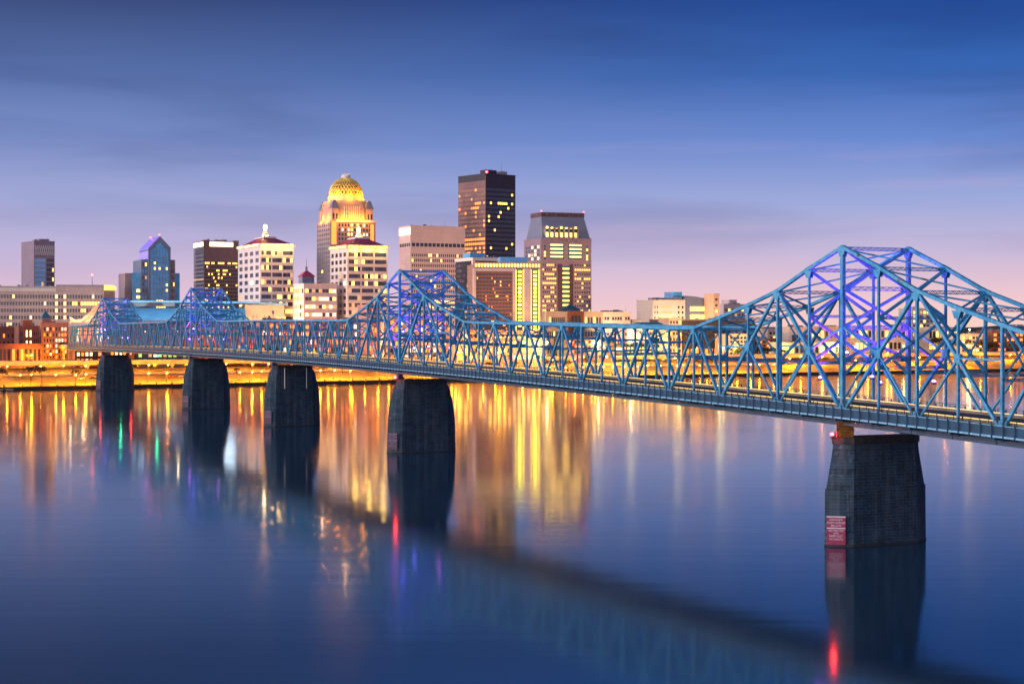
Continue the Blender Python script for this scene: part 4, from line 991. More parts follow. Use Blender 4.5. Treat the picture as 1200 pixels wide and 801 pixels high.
# --- pinkish slab
b = Bld('office_tower', 'pinkish stone office slab with a blank top storey, left of the black tower', 'tower', 468, 481, 545, 265, 1500, 'pinkwall', rot=R(25))
h = b.h; W_ = b.Wd
b.front(1, W_ - .5, h * .05, h * .80, 26, 19, .55, .52, lambda i, j, r: 'lit' if (r.random() < (.75 if j in (8, 9) and i > 8 else .09)) else 'glassmauve')
b.front(1, W_ - .5, h * .845, h * .875, 13, 1, .8, .9); b.side(.5, b.D - .5, h * .845, h * .875, 6, 1, .7, .9)
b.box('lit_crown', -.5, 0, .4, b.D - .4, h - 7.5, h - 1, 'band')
for k in range(10): b.box('rib', -.3, 0, b.D * (k + .4) / 10, b.D * (k + .6) / 10, 0, h * .84, 'pinkwall')
b.done()

# --- black tower
b = Bld('skyscraper', 'black glass skyscraper with amber windows on its left face and aerials on the roof', 'tower', 537, 569, 604, 204, 1620, 'blackwall', rot=R(38))
h = b.h; W_ = b.Wd; D_ = b.D
def op(i, j, r):
    u = r.random()
    if 22 <= j <= 24: p = .75
    elif 16 <= j < 22: p = .30 + .3 * (i < 4)
    elif 31 <= j <= 32: p = .5 if i < 7 else .1
    else: p = .10
    return 'lito' if u < p else ('litdim' if u < p + .05 else 'glasssunset')
b.side(.6, D_ - .6, h * .03, h * .93, 13, 36, .8, .55, op)
b.front(.6, W_ - .6, h * .03, h * .93, 15, 36, .8, .5, lambda i, j, r: ('lit' if (j in (18,) and i < 9 and r.random() < .85) or (j in (22, 32) and r.random() < .4) or r.random() < .045 else 'glassnavy'))
b.box('sunlit_side_tint', -.12, 0, .1, D_ - .1, 0, h - 6, 'brown')  # left face painted brown, sunset warmth put into its colour
b.box('side_edge', -.4, 0.2, -.4, 0, 0, h, 'brown')
for x, y, t in ((6, 8, 7), (12, 5, 5), (16, 12, 9), (26, 8, 13), (28, 10, 6), (20, 4, 4)):
    mb = MB(); mb.tube((x, y, h), (x, y, h + t), .22, .1, 5); mb.build('aerial', M['steel'], b.root)
b.box('plant_room', W_ * .1, W_ * .45, 4, 14, h + .2, h + 5, 'blackwall'); b.box('plant_room', W_ * .6, W_ * .8, 4, 12, h + .2, h + 4.5, 'greywall')
mb = MB(); mb.ball((3, 2, h + 2.5), 1.1); mb.build('beacon', M['red'], b.root); b.done(110)

# --- dark hotel with a white frame
b = Bld('hotel', 'dark glass hotel edged by a white frame, in front of the black skyscraper', 'hotel', 534, 554.5, 594, 303, 1310, 'blackwall', rot=R(27))
h = b.h; W_ = b.Wd; D_ = b.D
for z in (h - 1.6,): b.box('white_frame', -.8, W_ + .6, -1.0, 0, z, z + 2.6, 'white'); b.box('white_frame', -1.0, 0, 0, D_, z, z + 2.6, 'white')
b.box('white_frame', -1.05, 1.3, -1.05, .8, -3, h - 1.62, 'white')
b.front(2, W_ - 1, 6, h - 3, 14, 18, .9, .6, lambda i, j, r: 'lit' if (j == 17 and 3 < i < 12) or r.random() < .08 else 'glassdark'); b.side(1.5, D_ - 1, 6, h - 3, 9, 18, .9, .6, lambda i, j, r: 'litdim' if r.random() < .06 else ('glassdark' if r.random() < .75 else 'glassmauve'))
b.box('penthouse', 2, W_ * .5, D_ * .3, D_ * .7, h + .2, h + 5.2, 'roofblue'); b.box('upper_lounge', b.fx(580), b.fx(594), -1.5, -1.02, h - 9.5, h - 3, 'lityg'); b.done()

# --- brown hotel with yellow-lit shafts
b = Bld('hotel', 'brown hotel slab with two yellow-green lit shafts and a glowing band along its top', 'hotel', 554, 556, 633, 311, 1268, 'tan', rot=R(14), depth=26)
h = b.h; W_ = b.Wd; x1 = b.fx(601); A, B_, C_, D2, E_ = b.fx(602), b.fx(604), b.fx(613.5), b.fx(622), b.fx(631.5)
b.front(.6, x1, 3, h - 5.5, 26, 24, .62, .42, lambda i, j, r: 'lit' if r.random() < .04 else ('lito' if r.random() < .03 else 'glassmauve'))
b.box('cornice', -.6, x1, -1.2, 0, h - 4.4, h - 2.2, 'trim'); b.box('restaurant_band', -.4, W_ + .2, -.6, 0, h - 2.0, h + 2.6, 'peach')
b.front(0, W_, h - 1.7, h + 2.3, 22, 1, .5, .55, lambda i, j, r: 'lit2' if r.random() < .6 else 'bandy', -.62)
b.box('white_edge', -1.3, .9, -1.5, .4, -3, h - 2.2, 'trim'); b.box('pier', A - .8, B_, -1.4, 0, -3, h - 2.1, 'cream'); b.box('pier', C_, D2, -1.4, 0, -3, h - 2.1, 'trim'); b.box('pier', E_, W_ + .2, -1.4, 0, -3, h - 2.1, 'cream')
for q0, q1 in ((B_, C_), (D2, E_)):
    b.box('glass_shaft', q0 + .02, q1 - .02, -.5, 0, -3, h - 2.1, 'glassteal')
    b.front(q0 + (q1 - q0) * .30, q0 + (q1 - q0) * .72, 2, h - 3, 1, 22, .95, .6, lambda i, j, r: 'lityg' if r.random() < .75 else 'lit2', -.55)
    for e in (q0 + .35, q1 - .35): b.box('glow_strip', e - .22, e + .22, -.75, -.5, 0, h - 3, 'bandy')
b.box('penthouse', b.fx(588), b.fx(620), 4, 14, h + 2.6, h + 7, 'roofblue')
mb = MB(); mb.tube((b.fx(603), 6, h + 7), (b.fx(603), 6, h + 12), .25, .15, 5); mb.build('mast', M['steel'], b.root); b.done(120)

# --- rose granite tower with a sloped top
b = Bld('skyscraper', 'broad rose granite tower with a sloped blue-grey top and a lit loggia', 'tower', 614, 634, 693, 279, 1480, 'granite', rot=R(20), parapet=.5)
h = b.h; W_ = b.Wd; D_ = b.D; z2 = b.fz(248, 8)
i0, i1 = b.fx(641) , b.fx(688)
mb = MB(); mb.prism([(1.5, .6), (W_ - 1.0, .6), (W_ - 1.0, D_ - 2), (1.5, D_ - 2)], h + .2, z2 - 4, [(b.fx(638), 8), (b.fx(688), 8), (b.fx(688), D_ - 10), (b.fx(638), D_ - 10)]); mb.build('sloped_top', M['slate'], b.root)
b.box('attic', b.fx(638) - .4, b.fx(688) + .4, 7.5, D_ - 9.5, z2 - 4, z2, 'granite_dk')
for k in range(9):
    x0 = b.fx(639.5) + (b.fx(687) - b.fx(639.5)) * k / 9; b.box('attic_opening', x0 + .7, x0 + 3.0, 7.2, 7.5, z2 - 3.1, z2 - 1.4, 'glassdark')
zz = lambda py: b.fz(py, W_ / 2)
for k in range(7):
    xa = b.fx(641) + (b.fx(680) - b.fx(641)) * k / 7
    zt, zb = zz(264), zz(284)
    b.box('loggia_fin', xa + 1.6, xa + 2.5, -1.2, 3.0, zz(285), zz(266), 'granite')
    b.box('loggia_light', xa - .4, xa + 1.5, 1.0, 1.3, zz(283.5), zz(265.5 + (k % 3)), 'lit2' if k < 2 or k in (3, 4) else 'lit'); b.box('loggia_glass', xa - .6, xa + 1.6, .1, .95, zz(272.5), zz(268), 'glassdark')
for py in (288.5, 293, 297.5, 302):
    for a_, c_ in ((645, 661), (666, 681)): 
        b.win.append((0, (b.fx(a_) + b.fx(c_)) / 2, zz(py), b.fx(c_) - b.fx(a_), 2.6, 'glassteal', -.02)); b.win.append((0, (b.fx(a_) + b.fx(c_)) / 2 + (.6 if a_ > 650 else -.6), zz(py) + 1.0, (b.fx(c_) - b.fx(a_)) * .9, 1.2, 'lit2', -.10))
for px in (638.5, 688): b.front(b.fx(px) - .8, b.fx(px) + .8, zz(305), zz(287), 1, 5, .95, .7, chance(.4, 'lit', 'glassteal'))
b.front(b.fx(635.5), b.fx(652), zz(366), zz(308), 7, 11, .52, .34, lambda i, j, r: 'lit' if r.random() < (.8 if j in (0, 6, 7, 8) else .35) else 'glassdark')
b.front(b.fx(673), b.fx(692), zz(366), zz(308), 7, 11, .52, .34, lambda i, j, r: 'lit' if r.random() < (.85 if j in (0, 7, 9) else .2) else 'glassdark')
for a_, c_ in ((653.5, 658.5), (667.5, 671.5)): b.box('dark_pier', b.fx(a_), b.fx(c_), -.9, 0, -2, zz(310), 'granite_dk')
b.box('central_glass', b.fx(658.6), b.fx(667.4), -.4, 0, -2, zz(312), 'glassteal')
b.front(b.fx(659), b.fx(667), zz(360), zz(312), 1, 9, .95, .38, lambda i, j, r: 'lit' if r.random() < .7 else 'litdim', -.45)
b.side(3, D_ - 3, zz(305), zz(287), 5, 4, .6, .7, chance(.35, 'litw', 'glassdark')); b.side(2, D_ - 2, zz(366), zz(310), 8, 11, .45, .34, chance(.25, 'lit', 'glassdark'))
for x in (b.fx(638), b.fx(688)): beacon(b, x, 8, z2, .6)
b.done(120)

# --- low row right of the towers
b = Bld('arts_building', 'low cream building with a brick entrance bay, below the rose granite tower', 'building', 634, 640, 706, 366, 1330, 'cream', rot=R(22), depth=30)
b.front(1, b.fx(662), 4, b.h - 1, 9, 3, .55, .5, chance(.25, 'lit', 'glassdark')); b.front(b.fx(685), b.Wd - 1, 4, b.h - 1, 6, 3, .55, .5, chance(.25, 'lit', 'glassmauve'))
b.box('entrance_bay', b.fx(665), b.fx(683), -2, 0, -2, b.h + 1.2, 'brick'); b.front(b.fx(668), b.fx(680), 4, b.h - 1, 3, 2, .7, .8, chance(.3, 'lito', 'glassdark'), -2.02); b.done()
b = Bld('glass_pyramid', 'green glass pyramid roof on a low block, in front of the rose granite tower', 'building', 661, 664, 680, 363, 1360, 'granite', depth=14, roof=None, parapet=0)
mb = MB(); W_ = b.Wd; mb.prism([(-1, -1), (W_ + 1, -1), (W_ + 1, 15), (-1, 15)], b.h, b.fz(356, 5), [(W_ / 2 - .2, 6.8), (W_ / 2 + .2, 6.8), (W_ / 2 + .2, 7.2), (W_ / 2 - .2, 7.2)]); mb.build('pyramid_roof', M['roofteal'], b.root)
b.front(.5, W_ - .5, 3, b.h - 1, 4, 5, .6, .5, chance(.4, 'lit')); b.done()
b = Bld('office_block', 'pale pink flat-topped block right of the cream building with a brick entrance bay', 'building', 704, 707, 739, 366.5, 1450, 'pinkwall', depth=34)
b.front(.8, b.Wd - .8, 4, b.h - 1.5, 10, 5, .75, .4, chance(.3, 'litdim', 'glassmauve')); b.box('roof_box', b.Wd * .12, b.Wd * .3, 5, 12, b.h, b.h + 2.2, 'brown'); b.box('roof_box', b.Wd * .45, b.Wd * .8, 5, 12, b.h, b.h + 2.2, 'brown'); b.done()
b = Bld('shed', 'little violet-grey block on the skyline right of the pale pink block', 'building', 740, 741, 751, 375, 1600, 'greywall', depth=14); b.front(.6, b.Wd - .6, 2, b.h - 1, 3, 4, .6, .5, chance(.3, 'lit')); b.done()
# right cluster
b = Bld('apartment_block', 'cream stepped tower with broad lit windows, beside the curved-roof grey block', 'building', 763, 765, 803, 352, 1640, 'cream', depth=34)
b.front(b.fx(774), b.fx(788), 8, b.h - 4, 1, 8, .95, .45, chance(.8, 'lit', 'litw')); b.front(b.fx(793), b.Wd - .8, 8, b.h - 4, 2, 8, .4, .5); b.front(1, b.fx(772), 8, b.h - 4, 2, 8, .35, .45, chance(.2, 'lit'))
b.box('upper_storey', b.fx(774), b.fx(800), 1, 26, b.h, b.h + 3.2, 'slate'); b.box('penthouse', b.fx(791), b.fx(801), 3, 22, b.h + 3.2, b.h + 9, 'glassblue'); b.box('roof_box', b.fx(767), b.fx(772), 4, 10, b.h, b.h + 3, 'greywall'); b.done()
b = Bld('office_block', 'grey block with a curved roof and broad yellow-lit window bands, beside the cream stepped tower', 'building', 800, 801, 836, 349, 1660, 'slate', depth=30, roof=None, parapet=0)
mb = MB(); W_ = b.Wd; mb.loft([[(W_ * k / 10, y, b.h - 5.5 * (k / 10) ** 2.2 + 2.2) for y in (-.5, 30.5)] + [(W_ * k / 10, y, b.h - 8.5) for y in (30.5, -.5)] for k in range(11)]); mb.build('curved_roof', M['slate'], b.root)
b.front(b.fx(808), W_ - 2, 10, b.h - 7, 2, 5, .92, .55, lambda i, j, r: 'lit' if j else 'lit2', -.5); b.done()
b = Bld('lift_tower', 'slim peach tower slab at the right end of the curved-roof block', 'building', 835, 836, 843, 345, 1650, 'peach', depth=18); b.front(.5, b.Wd - .5, 5, b.h - 2, 1, 9, .4, .4, chance(.2, 'lit')); b.done()
b = Bld('apartment_block', 'small pink stepped block far off at the start of the nearest bridge slope', 'building', 846, 848, 873, 357, 1900, 'pinkwall', depth=30)
b.box('upper_storey', b.Wd * .35, b.Wd * .7, 4, 22, b.h, b.h + 6, 'pinkwall'); b.front(1, b.Wd - 1, 8, b.h - 3, 6, 7, .5, .5, chance(.2, 'lit', 'glassmauve')); b.done()
b = Bld('warehouse', 'wide dark grey windowless warehouse wall behind the flat run of the bridge', 'building', 795, 798, 884, 375, 1500, 'greywall', depth=60); M['greywall_dark'] = mat('charcoal_metal_cladding', (.07, .07, .085), .7, 0, .15, .1)
b.box('cladding', -.2, b.Wd + .2, -.5, 0, -2, b.h - .5, 'greywall_dark'); b.front(4, b.Wd - 4, 3, 8, 14, 1, .6, .8, chance(.5, 'lito', 'glassdark'), -.55); b.done()
b = Bld('pavilion', 'small cream kiosk-like block with a teal hipped roof beside the dark warehouse', 'building', 748, 750, 784, 384, 1420, 'cream', depth=24, roof=None, parapet=0)
mb = MB(); W_ = b.Wd; mb.prism([(-1, -1), (W_ + 1, -1), (W_ + 1, 25), (-1, 25)], b.h, b.fz(377.5, 10), [(5, 8), (W_ - 5, 8), (W_ - 5, 16), (5, 16)]); mb.build('hipped_roof', M['roofteal'], b.root); b.front(1, W_ - 1, 3, b.h - 2, 7, 4, .6, .5, chance(.45, 'lit')); b.done()
b = Bld('office_block', 'small cream block with dark square windows standing just over the dark warehouse', 'building', 783, 784, 799, 373, 1480, 'cream', depth=20); b.front(.5, b.Wd - .5, 4, b.h - 1, 4, 6, .5, .5, chance(.2, 'lit')); b.done()
# behind the trusses
LOW = [
 ('brick_building', 'cream brick row with tall windows behind the start of the nearest slope', 852, 854, 884, 392, 1480, 'cream', 7, 5, .15, 'lit'),
 ('brick_building', 'red brick house between the cream brick row and the white gabled wall', 886, 888, 912, 397, 1500, 'brick', 5, 4, .3, 'lito'),
 ('brick_building', 'cream apartment house with small square windows, left of the white gabled wall', 898, 900, 924, 386, 1560, 'cream', 5, 5, .2, 'lit'),
 ('white_hall', 'bright white plain hall with a single dark opening, seen through the near truss', 922, 925, 950, 384, 1530, 'whitewall', 2, 1, 0, 'lit'),
 ('exhibition_hall', 'very long low pale hall with a grey roof band, behind the nearest peak', 946, 950, 1062, 383, 1640, 'cream', 22, 2, .45, 'lit'),
 ('white_hall', 'low yellow-lit wall below the white hall, behind dark shrubs', 914, 918, 990, 402, 1475, 'cream', 12, 1, .5, 'lityg'),
 ('apartment_block', 'tall cream block with window rows seen through the top of the nearest peak', 1066, 1069, 1094, 362, 1780, 'cream', 6, 9, .3, 'lit'),
 ('brick_building', 'cream three-storey house with lit windows, right of the nearest peak', 1122, 1126, 1152, 392, 1640, 'cream', 6, 4, .35, 'lit'),
 ('office_block', 'low teal-banded hall lit yellow under its eaves, right of the nearest peak', 1084, 1088, 1124, 384, 1690, 'cream', 9, 2, .7, 'lit'),
 ('brick_building', 'dark red brick mill at the right edge behind the truss', 1158, 1163, 1215, 388, 1660, 'brick', 10, 4, .3, 'lito'),
 ('brick_building', 'red brick block with a pink front below the white block between the twin towers', 428, 431, 446, 358, 1230, 'brickp', 4, 6, .4, 'lito'),
 ('parking_garage', 'amber-lit parking garage of open decks below the pinkish slab', 446, 450, 530, 372, 1260, 'concrete', 14, 6, .6, 'lito'),
 ('parking_garage', 'amber-lit garage with long open storeys under the two white towers', 300, 304, 430, 376, 1225, 'brickp', 24, 5, .45, 'lito'),
 ('convention_hall', 'low peach hall below the brown hotel, lit yellow at street level', 532, 536, 640, 388, 1245, 'peach', 18, 4, .5, 'lit'),
 ('museum_building', 'yellow-green lit glass hall seen through the flat run of the bridge', 726, 729, 765, 404, 1345, 'glassdark', 8, 3, .85, 'litgreen'),
 ('office_block', 'low dark block with amber windows left of the yellow-green hall', 660, 664, 722, 396, 1310, 'brown', 14, 4, .45, 'lito'),
 ('brick_building', 'brick block with red-lit windows behind the two farthest peaks, under the arena wall', 226, 230, 300, 386, 1190, 'brick', 16, 5, .4, 'litr'),
 ('market_hall', 'long low green-lit market hall at street level between the two farthest piers', 156, 160, 232, 411, 1150, 'glassdark', 12, 2, .75, 'litgreen'),
 ('terrace_block', 'orange brick terrace beside the last bridge pier', 84, 88, 150, 409, 1150, 'brick', 12, 2, .6, 'lito'),
]
for nm_, lb, xl, xc, xr, yt, Y, wl, nx, nz, p, on in LOW:
    b = Bld(nm_, lb, 'building', xl, xc, xr, yt, Y, wl, depth=24)
    b.front(.8, b.Wd - .8, 2.0, b.h - 1.2, nx, nz, .62, .55, chance(p, on, 'glassdark', p * .25, 'litw'))
    b.box('roof_vent', b.Wd * .2, b.Wd * .3, 6, 10, b.h + .15, b.h + 1.8, 'greywall'); b.box('roof_vent', b.Wd * .6, b.Wd * .66, 9, 13, b.h + .15, b.h + 1.4, 'greywall')
    b.done(60)
# ================================================================== the wharf
# elevated riverside highway
hw_ = tag(empty('elevated_highway', shore(0, 50), math.atan2(SE.y, SE.x)), 'long elevated concrete highway on columns along the far bank, glowing orange beneath', 'viaduct')
T0, T1, ZH = -520, 1500, 16.6
hz = lambda t: 16.6 - (t + 50) * .0016
def run(n, y0, y1, za, zb, m):
    b = MB()
    for t in range(T0, T1, 40):
        e = t + 39.97
        b.add([(t, y0, hz(t) + za), (e, y0, hz(e) + za), (e, y1, hz(e) + za), (t, y1, hz(t) + za), (t, y0, hz(t) + zb), (e, y0, hz(e) + zb), (e, y1, hz(e) + zb), (t, y1, hz(t) + zb)], [(0, 3, 2, 1), (4, 5, 6, 7), (0, 1, 5, 4), (1, 2, 6, 5), (2, 3, 7, 6), (3, 0, 4, 7)])
    return b.build(n, M[m], hw_)
run('deck', 0, 22, -.5, 0, 'asphalt'); run('girder', .6, 1.8, -2.1, -.52, 'concrete'); run('girder', 20, 21.2, -2.1, -.52, 'concrete'); run('girder', 10.4, 11.6, -2.1, -.52, 'concrete')
run('parapet', -.25, .1, -.6, 1.0, 'concrete'); run('parapet', 21.9, 22.25, -.6, 1.0, 'concrete')
cm = MB(); cm.loft([[(-.8, -.8, 0), (.8, -.8, 0), (.8, .8, 0), (-.8, .8, 0)], [(-.7, -.7, 6), (.7, -.7, 6), (.7, .7, 6), (-.7, .7, 6)]]); cmesh = cm.mesh('column', M['concrete'])
bm_ = MB(); bm_.box(-.9, .9, 0, 21.5, -3.2, -2.12); beam = bm_.mesh('cross_beam', M['concrete'])
nc = 0
for t in range(-500, 1480, 30):
    for y in (2.5, 19):
        if nc < 100:
            o = bpy.data.objects.new('column', cmesh); COL.objects.link(o); o.parent = hw_; zb = gz(50 + y) - .5; o.location = (t, y, zb); o.scale = (1, 1, (hz(t) - 3.2 - zb) / 6.0); nc += 1
    o = bpy.data.objects.new('cross_beam', beam); COL.objects.link(o); o.parent = hw_; o.location = (t, .2, hz(t))
# quay wall
q = MB()
for t in range(-520, 1500, 20):
    a, b_, c, d = shore(t, -.6), shore(t + 19.98, -.6), shore(t + 19.98, .9), shore(t, .9)
    q.add([(p.x, p.y, z) for z in (-2, 2.0) for p in (a, b_, c, d)], [(0, 3, 2, 1), (4, 5, 6, 7), (0, 1, 5, 4), (1, 2, 6, 5), (2, 3, 7, 6), (3, 0, 4, 7)])
tag(q.build('quay_wall', M['timber']), 'low dark quay wall running along the whole far waterline', 'wall')
rt_ = MB()
for t in range(-520, 1500, 20):
    a, b_, c, d = shore(t, 33), shore(t + 19.98, 33), shore(t + 19.98, 34), shore(t, 34)
    rt_.add([(p.x, p.y, z) for z in (6, 9.4) for p in (a, b_, c, d)], [(0, 3, 2, 1), (4, 5, 6, 7), (0, 1, 5, 4), (1, 2, 6, 5), (2, 3, 7, 6), (3, 0, 4, 7)])
tag(rt_.build('retaining_wall', M['concrete']), 'pale concrete retaining wall halfway up the orange-lit bank, under the highway', 'wall')
# mooring posts along the quay
pm = MB(); pm.lathe([(.34, -2), (.34, 3.0), (.38, 3.02), (.30, 3.4)], 8); pmesh = pm.mesh('mooring_post', M['timber'])
for t in range(-40, 640, 11):
    o = bpy.data.objects.new('mooring_post', pmesh); COL.objects.link(o); p = shore(t + rnd.uniform(-1, 1), -1.4); o.location = (p.x, p.y, rnd.uniform(-.3, .3))
    tag(o, 'dark round timber mooring post in the water before the quay wall', 'post', 'mooring posts along the quay')
# floating dock at the left
p = shore(-90, -16); dk_ = tag(empty('floating_dock', p, math.atan2(SE.y, SE.x)), 'dark floating dock with pale panels along its side, lying off the left bank', 'dock')
b = MB(); b.box(-40, 95, -3, 3, .25, 1.5); b.build('deck', M['timber'], dk_)
for k in range(20):
    b = MB(); b.box(-39 + k * 6.8, -39 + k * 6.8 + 4.6, -3.12, -3.0, .45, 1.25); b.build('fender_panel', M['concrete'], dk_)
for k in range(9):
    b = MB(); b.tube((-38 + k * 16, 3.4, -2), (-38 + k * 16, 3.4, 4.2), .35, .35, 8); b.build('pile', M['timber'], dk_)
b = MB(); b.box(-39, 94, -2.9, -2.8, 2.35, 2.45)
for k in range(34): b.box(-39 + k * 4, -38.9 + k * 4, -2.9, -2.8, 1.5, 2.35)
b.build('railing', M['steel'], dk_)

# street lamps
def lamp_proto(name, hgt_, bulb, col, watts, r_):
    l = empty(name, (0, 0, 0))
    b = MB(); b.tube((0, 0, 0), (0, 0, hgt_), .16, .10, 6); b.build('pole', M['black'], l)
    b = MB(); b.bar((0, 0, hgt_ - .1), (1.3, 0, hgt_ + .2), .12, .12, (0, 1, 0)); b.lathe([(.18, hgt_ + .45), (.5, hgt_ + .3), (.52, hgt_ + .2)], 8, 1.5, 0); b.build('lamp_shade', M['black'], l)
    b = MB(); b.ball((1.5, 0, hgt_ - .12), r_, 8, 6); b.build('bulb', M[bulb], l)
    lamp('glow', 'POINT', (1.5, -.05, hgt_ - 1.0), watts, col, l, .45)
    return l
ORANGE = (1.0, .30, .002)
protos = {}
def place(key, args, t, n, label, group, z=None, rz=None):
    if key not in protos: protos[key] = o = lamp_proto(*args)
    else: o = copy_tree(protos[key])
    p = shore(t, n); o.location = (p.x, p.y, gz(n) if z is None else z); o.rotation_euler = (0, 0, math.atan2(-SN.y, -SN.x) if rz is None else rz)
    tag(o, label, 'street lamp', group)
lr = random.Random(11)
t = -70.0
while t < 640:
    place('wharf', ('street_lamp', 6.5, 'bulbo', ORANGE, 14000, .50), t, 11 + lr.uniform(-2, 2), 'black lamp post with an orange glowing head on the lower wharf by the water', 'orange lamps along the lower wharf'); t += lr.uniform(7, 16)
t = -60.0
while t < 620:
    place('bank', ('street_lamp', 5.0, 'bulbo', ORANGE, 12500, .5), t, 40 + lr.uniform(-1, 1), 'short lamp post with an orange glowing head beneath the elevated highway', 'orange lamps beneath the highway'); t += lr.uniform(12, 24)
t = 640.0
while t < 1000:
    place('far', ('street_lamp', 7.0, 'bulbo', ORANGE, 38000, .6), t, 14 + lr.uniform(-4, 30), 'lamp post with an orange head on the far wharf behind the nearest bridge slope', 'orange lamps on the far right wharf'); t += lr.uniform(15, 28)
for t, n in ((-40, 88), (40, 90), (110, 88), (180, 92), (250, 88), (330, 90), (395, 88), (440, 92), (470, 87), (505, 90), (540, 92), (590, 88), (640, 90), (700, 90), (770, 88), (850, 90), (930, 88)):
    if t < 380: place('road', ('street_lamp', 9.0, 'bulbo', ORANGE, 48000, .6), t, n, 'tall lamp post with an orange glowing head on the riverside road', 'orange lamps on the riverside road')
    else: place('roadg', ('street_lamp', 10.0, 'bulbg', (1.0, .80, .22), 50000, .7), t, n, 'tall lamp post with a yellowish white glowing head on the riverside road', 'yellow-white lamps on the riverside road')
for px, py, Y in ((842, 405, 1400), (738, 400, 1330), (640, 401, 1270), (1135, 386, 1600), (700, 402, 1320), (795, 418, 1370)):
    q_ = P(px, py, Y); o = copy_tree(protos['roadg']); o.location = (q_.x, q_.y, 12); tag(o, 'tall lamp post with a yellowish white glowing head on the riverside road', 'street lamp', 'yellow-white lamps on the riverside road')
    dz = q_.z - 22
    o.location.z = 12 + dz if dz > -4 else 12

for px, Y in ((300, 1262), (338, 1268), (372, 1262), (402, 1258), (432, 1262), (470, 1330), (505, 1310), (540, 1240), (585, 1226), (625, 1236), (690, 1390), (730, 1400), (770, 1480), (815, 1470), (860, 1440), (1000, 1560), (1060, 1600), (1110, 1610), (1150, 1600), (60, 1180), (110, 1220), (180, 1220), (250, 1170)):  # added fill lamps, hidden behind low buildings to warm the tower fronts
    q_ = P(px, 400, Y); o = copy_tree(protos['road']); o.location = (q_.x, q_.y, 12); o.rotation_euler = (0, 0, lr.uniform(0, 6)); tag(o, 'added orange fill lamp on a pole, unseen behind the riverfront row', 'street lamp', 'added orange fill lamps behind the riverfront')
for px, Y in ((772, 1600), (796, 1605), (820, 1612), (842, 1615), (700, 1420), (716, 1425), (85, 1360), (495, 1440), (525, 1450), (320, 1300), (375, 1270), (425, 1275)):  # added strong fill lamps, out of sight, to brighten the facades
    q_ = P(px, 400, Y)
    if 'city' not in protos: protos['city'] = o = lamp_proto('street_lamp', 14.0, 'bulbw', (1.0, .62, .34), 75000, .4)  # added fill lamp, out of sight between the towers
    else: o = copy_tree(protos['city'])
    o.location = (q_.x, q_.y, 12); o.rotation_euler = (0, 0, -1.2); tag(o, 'added peach fill lamp on a tall pole, unseen between downtown towers', 'street lamp', 'added peach fill lamps between the towers')
# ================================================================== trees
def branches(mb, p, d, ln, r, depth, rg, tips):
    q = p + d * ln
    mb.tube(p, q, r, r * .62, 5 if depth > 2 else 3)
    if depth == 0: tips.append(q); return
    for k in range(3 if depth > 1 else 2):
        a = Vector((rg.uniform(-1, 1), rg.uniform(-1, 1), rg.uniform(-.15, .75))).normalized()
        branches(mb, q if k else p + d * ln * rg.uniform(.6, .9), (d * .75 + a * .8).normalized(), ln * rg.uniform(.62, .82), r * .58, depth - 1, rg, tips)
M['bark'] = mat('dark_bark', (.05, .038, .03), .9, 0, .3, 2)
M['twig'] = mat('bare_twigs', (.06, .045, .035), .9, 0, .3, 2)
M['leaf'] = mat('dark_green_leaves', (.045, .06, .03), .8, 0, .5, .5)
M['leafb'] = mat('brown_autumn_leaves', (.11, .07, .035), .8, 0, .5, .5)
def tree_meshes(seed, h, leafm=None):
    rg = random.Random(seed); mb = MB(); tips = []
    th = h * .28; mb.tube((0, 0, -.3), (0, 0, th), h * .022, h * .016, 6)
    tm = mb.mesh('trunk', M['bark'])
    cb = MB(); 
    for k in range(4):
        a = k * 1.57 + rg.uniform(-.4, .4); branches(cb, Vector((0, 0, th * rg.uniform(.85, 1))), Vector((math.cos(a) * .55, math.sin(a) * .55, 1)).normalized(), h * .24, h * .015, 3, rg, tips)
    if leafm:
        for tp in tips:
            for _ in range(9 if leafm != 'twig' else 3):
                c = tp + Vector((rg.gauss(0, 1), rg.gauss(0, 1), rg.gauss(0, .8))) * h * .045; s_ = h * rg.uniform(.015, .035)
                a = Vector((rg.uniform(-1, 1), rg.uniform(-1, 1), rg.uniform(-1, 1))).normalized() * s_; b_ = a.orthogonal().normalized() * s_
                cb.add([c - a - b_, c + a - b_, c + a + b_, c - a + b_], [(0, 1, 2, 3)])
    return tm, cb.mesh('crown', M[leafm or 'twig'])
TM = {'bare': [tree_meshes(k, 10, 'twig') for k in (1, 2, 3)], 'green': [tree_meshes(k, 10, 'leaf') for k in (4, 5)], 'brown': [tree_meshes(k, 10, 'leafb') for k in (6, 7)]}
def tree(kind, pos, h, label, group, name):
    tm, cm_ = rnd.choice(TM[kind]); r_ = tag(empty(name, pos, rnd.uniform(0, 6)), label, 'tree', group); r_.scale = (h / 10 * rnd.uniform(.9, 1.15),) * 2 + (h / 10,)
    for n_, me in (('trunk', tm), ('crown', cm_)):
        o = bpy.data.objects.new(n_, me); COL.objects.link(o); o.parent = r_
for t, n, h in ((-35, 12, 9), (-20, 18, 8), (2, 9, 10), (22, 10, 11), (30, 14, 10), (52, 12, 8), (-52, 20, 9), (-8, 22, 9)):
    tree('bare', shore(t, n, gz(n) - .1), h * 1.35, 'bare winter tree on the orange-lit bank at the far left', 'bare trees on the left bank', 'bare_tree')
for t, n, h in ((150, 26, 7), (168, 24, 6), (235, 26, 7), (250, 27, 7), (330, 26, 8), (352, 25, 7), (372, 24, 8), (395, 27, 7), (420, 25, 9), (440, 24, 8), (462, 27, 9)):
    tree('bare', shore(t, n, gz(n) - .1), h * 1.2, 'small bare tree on the slope of the middle wharf, between the piers', 'bare trees on the middle wharf', 'bare_tree')
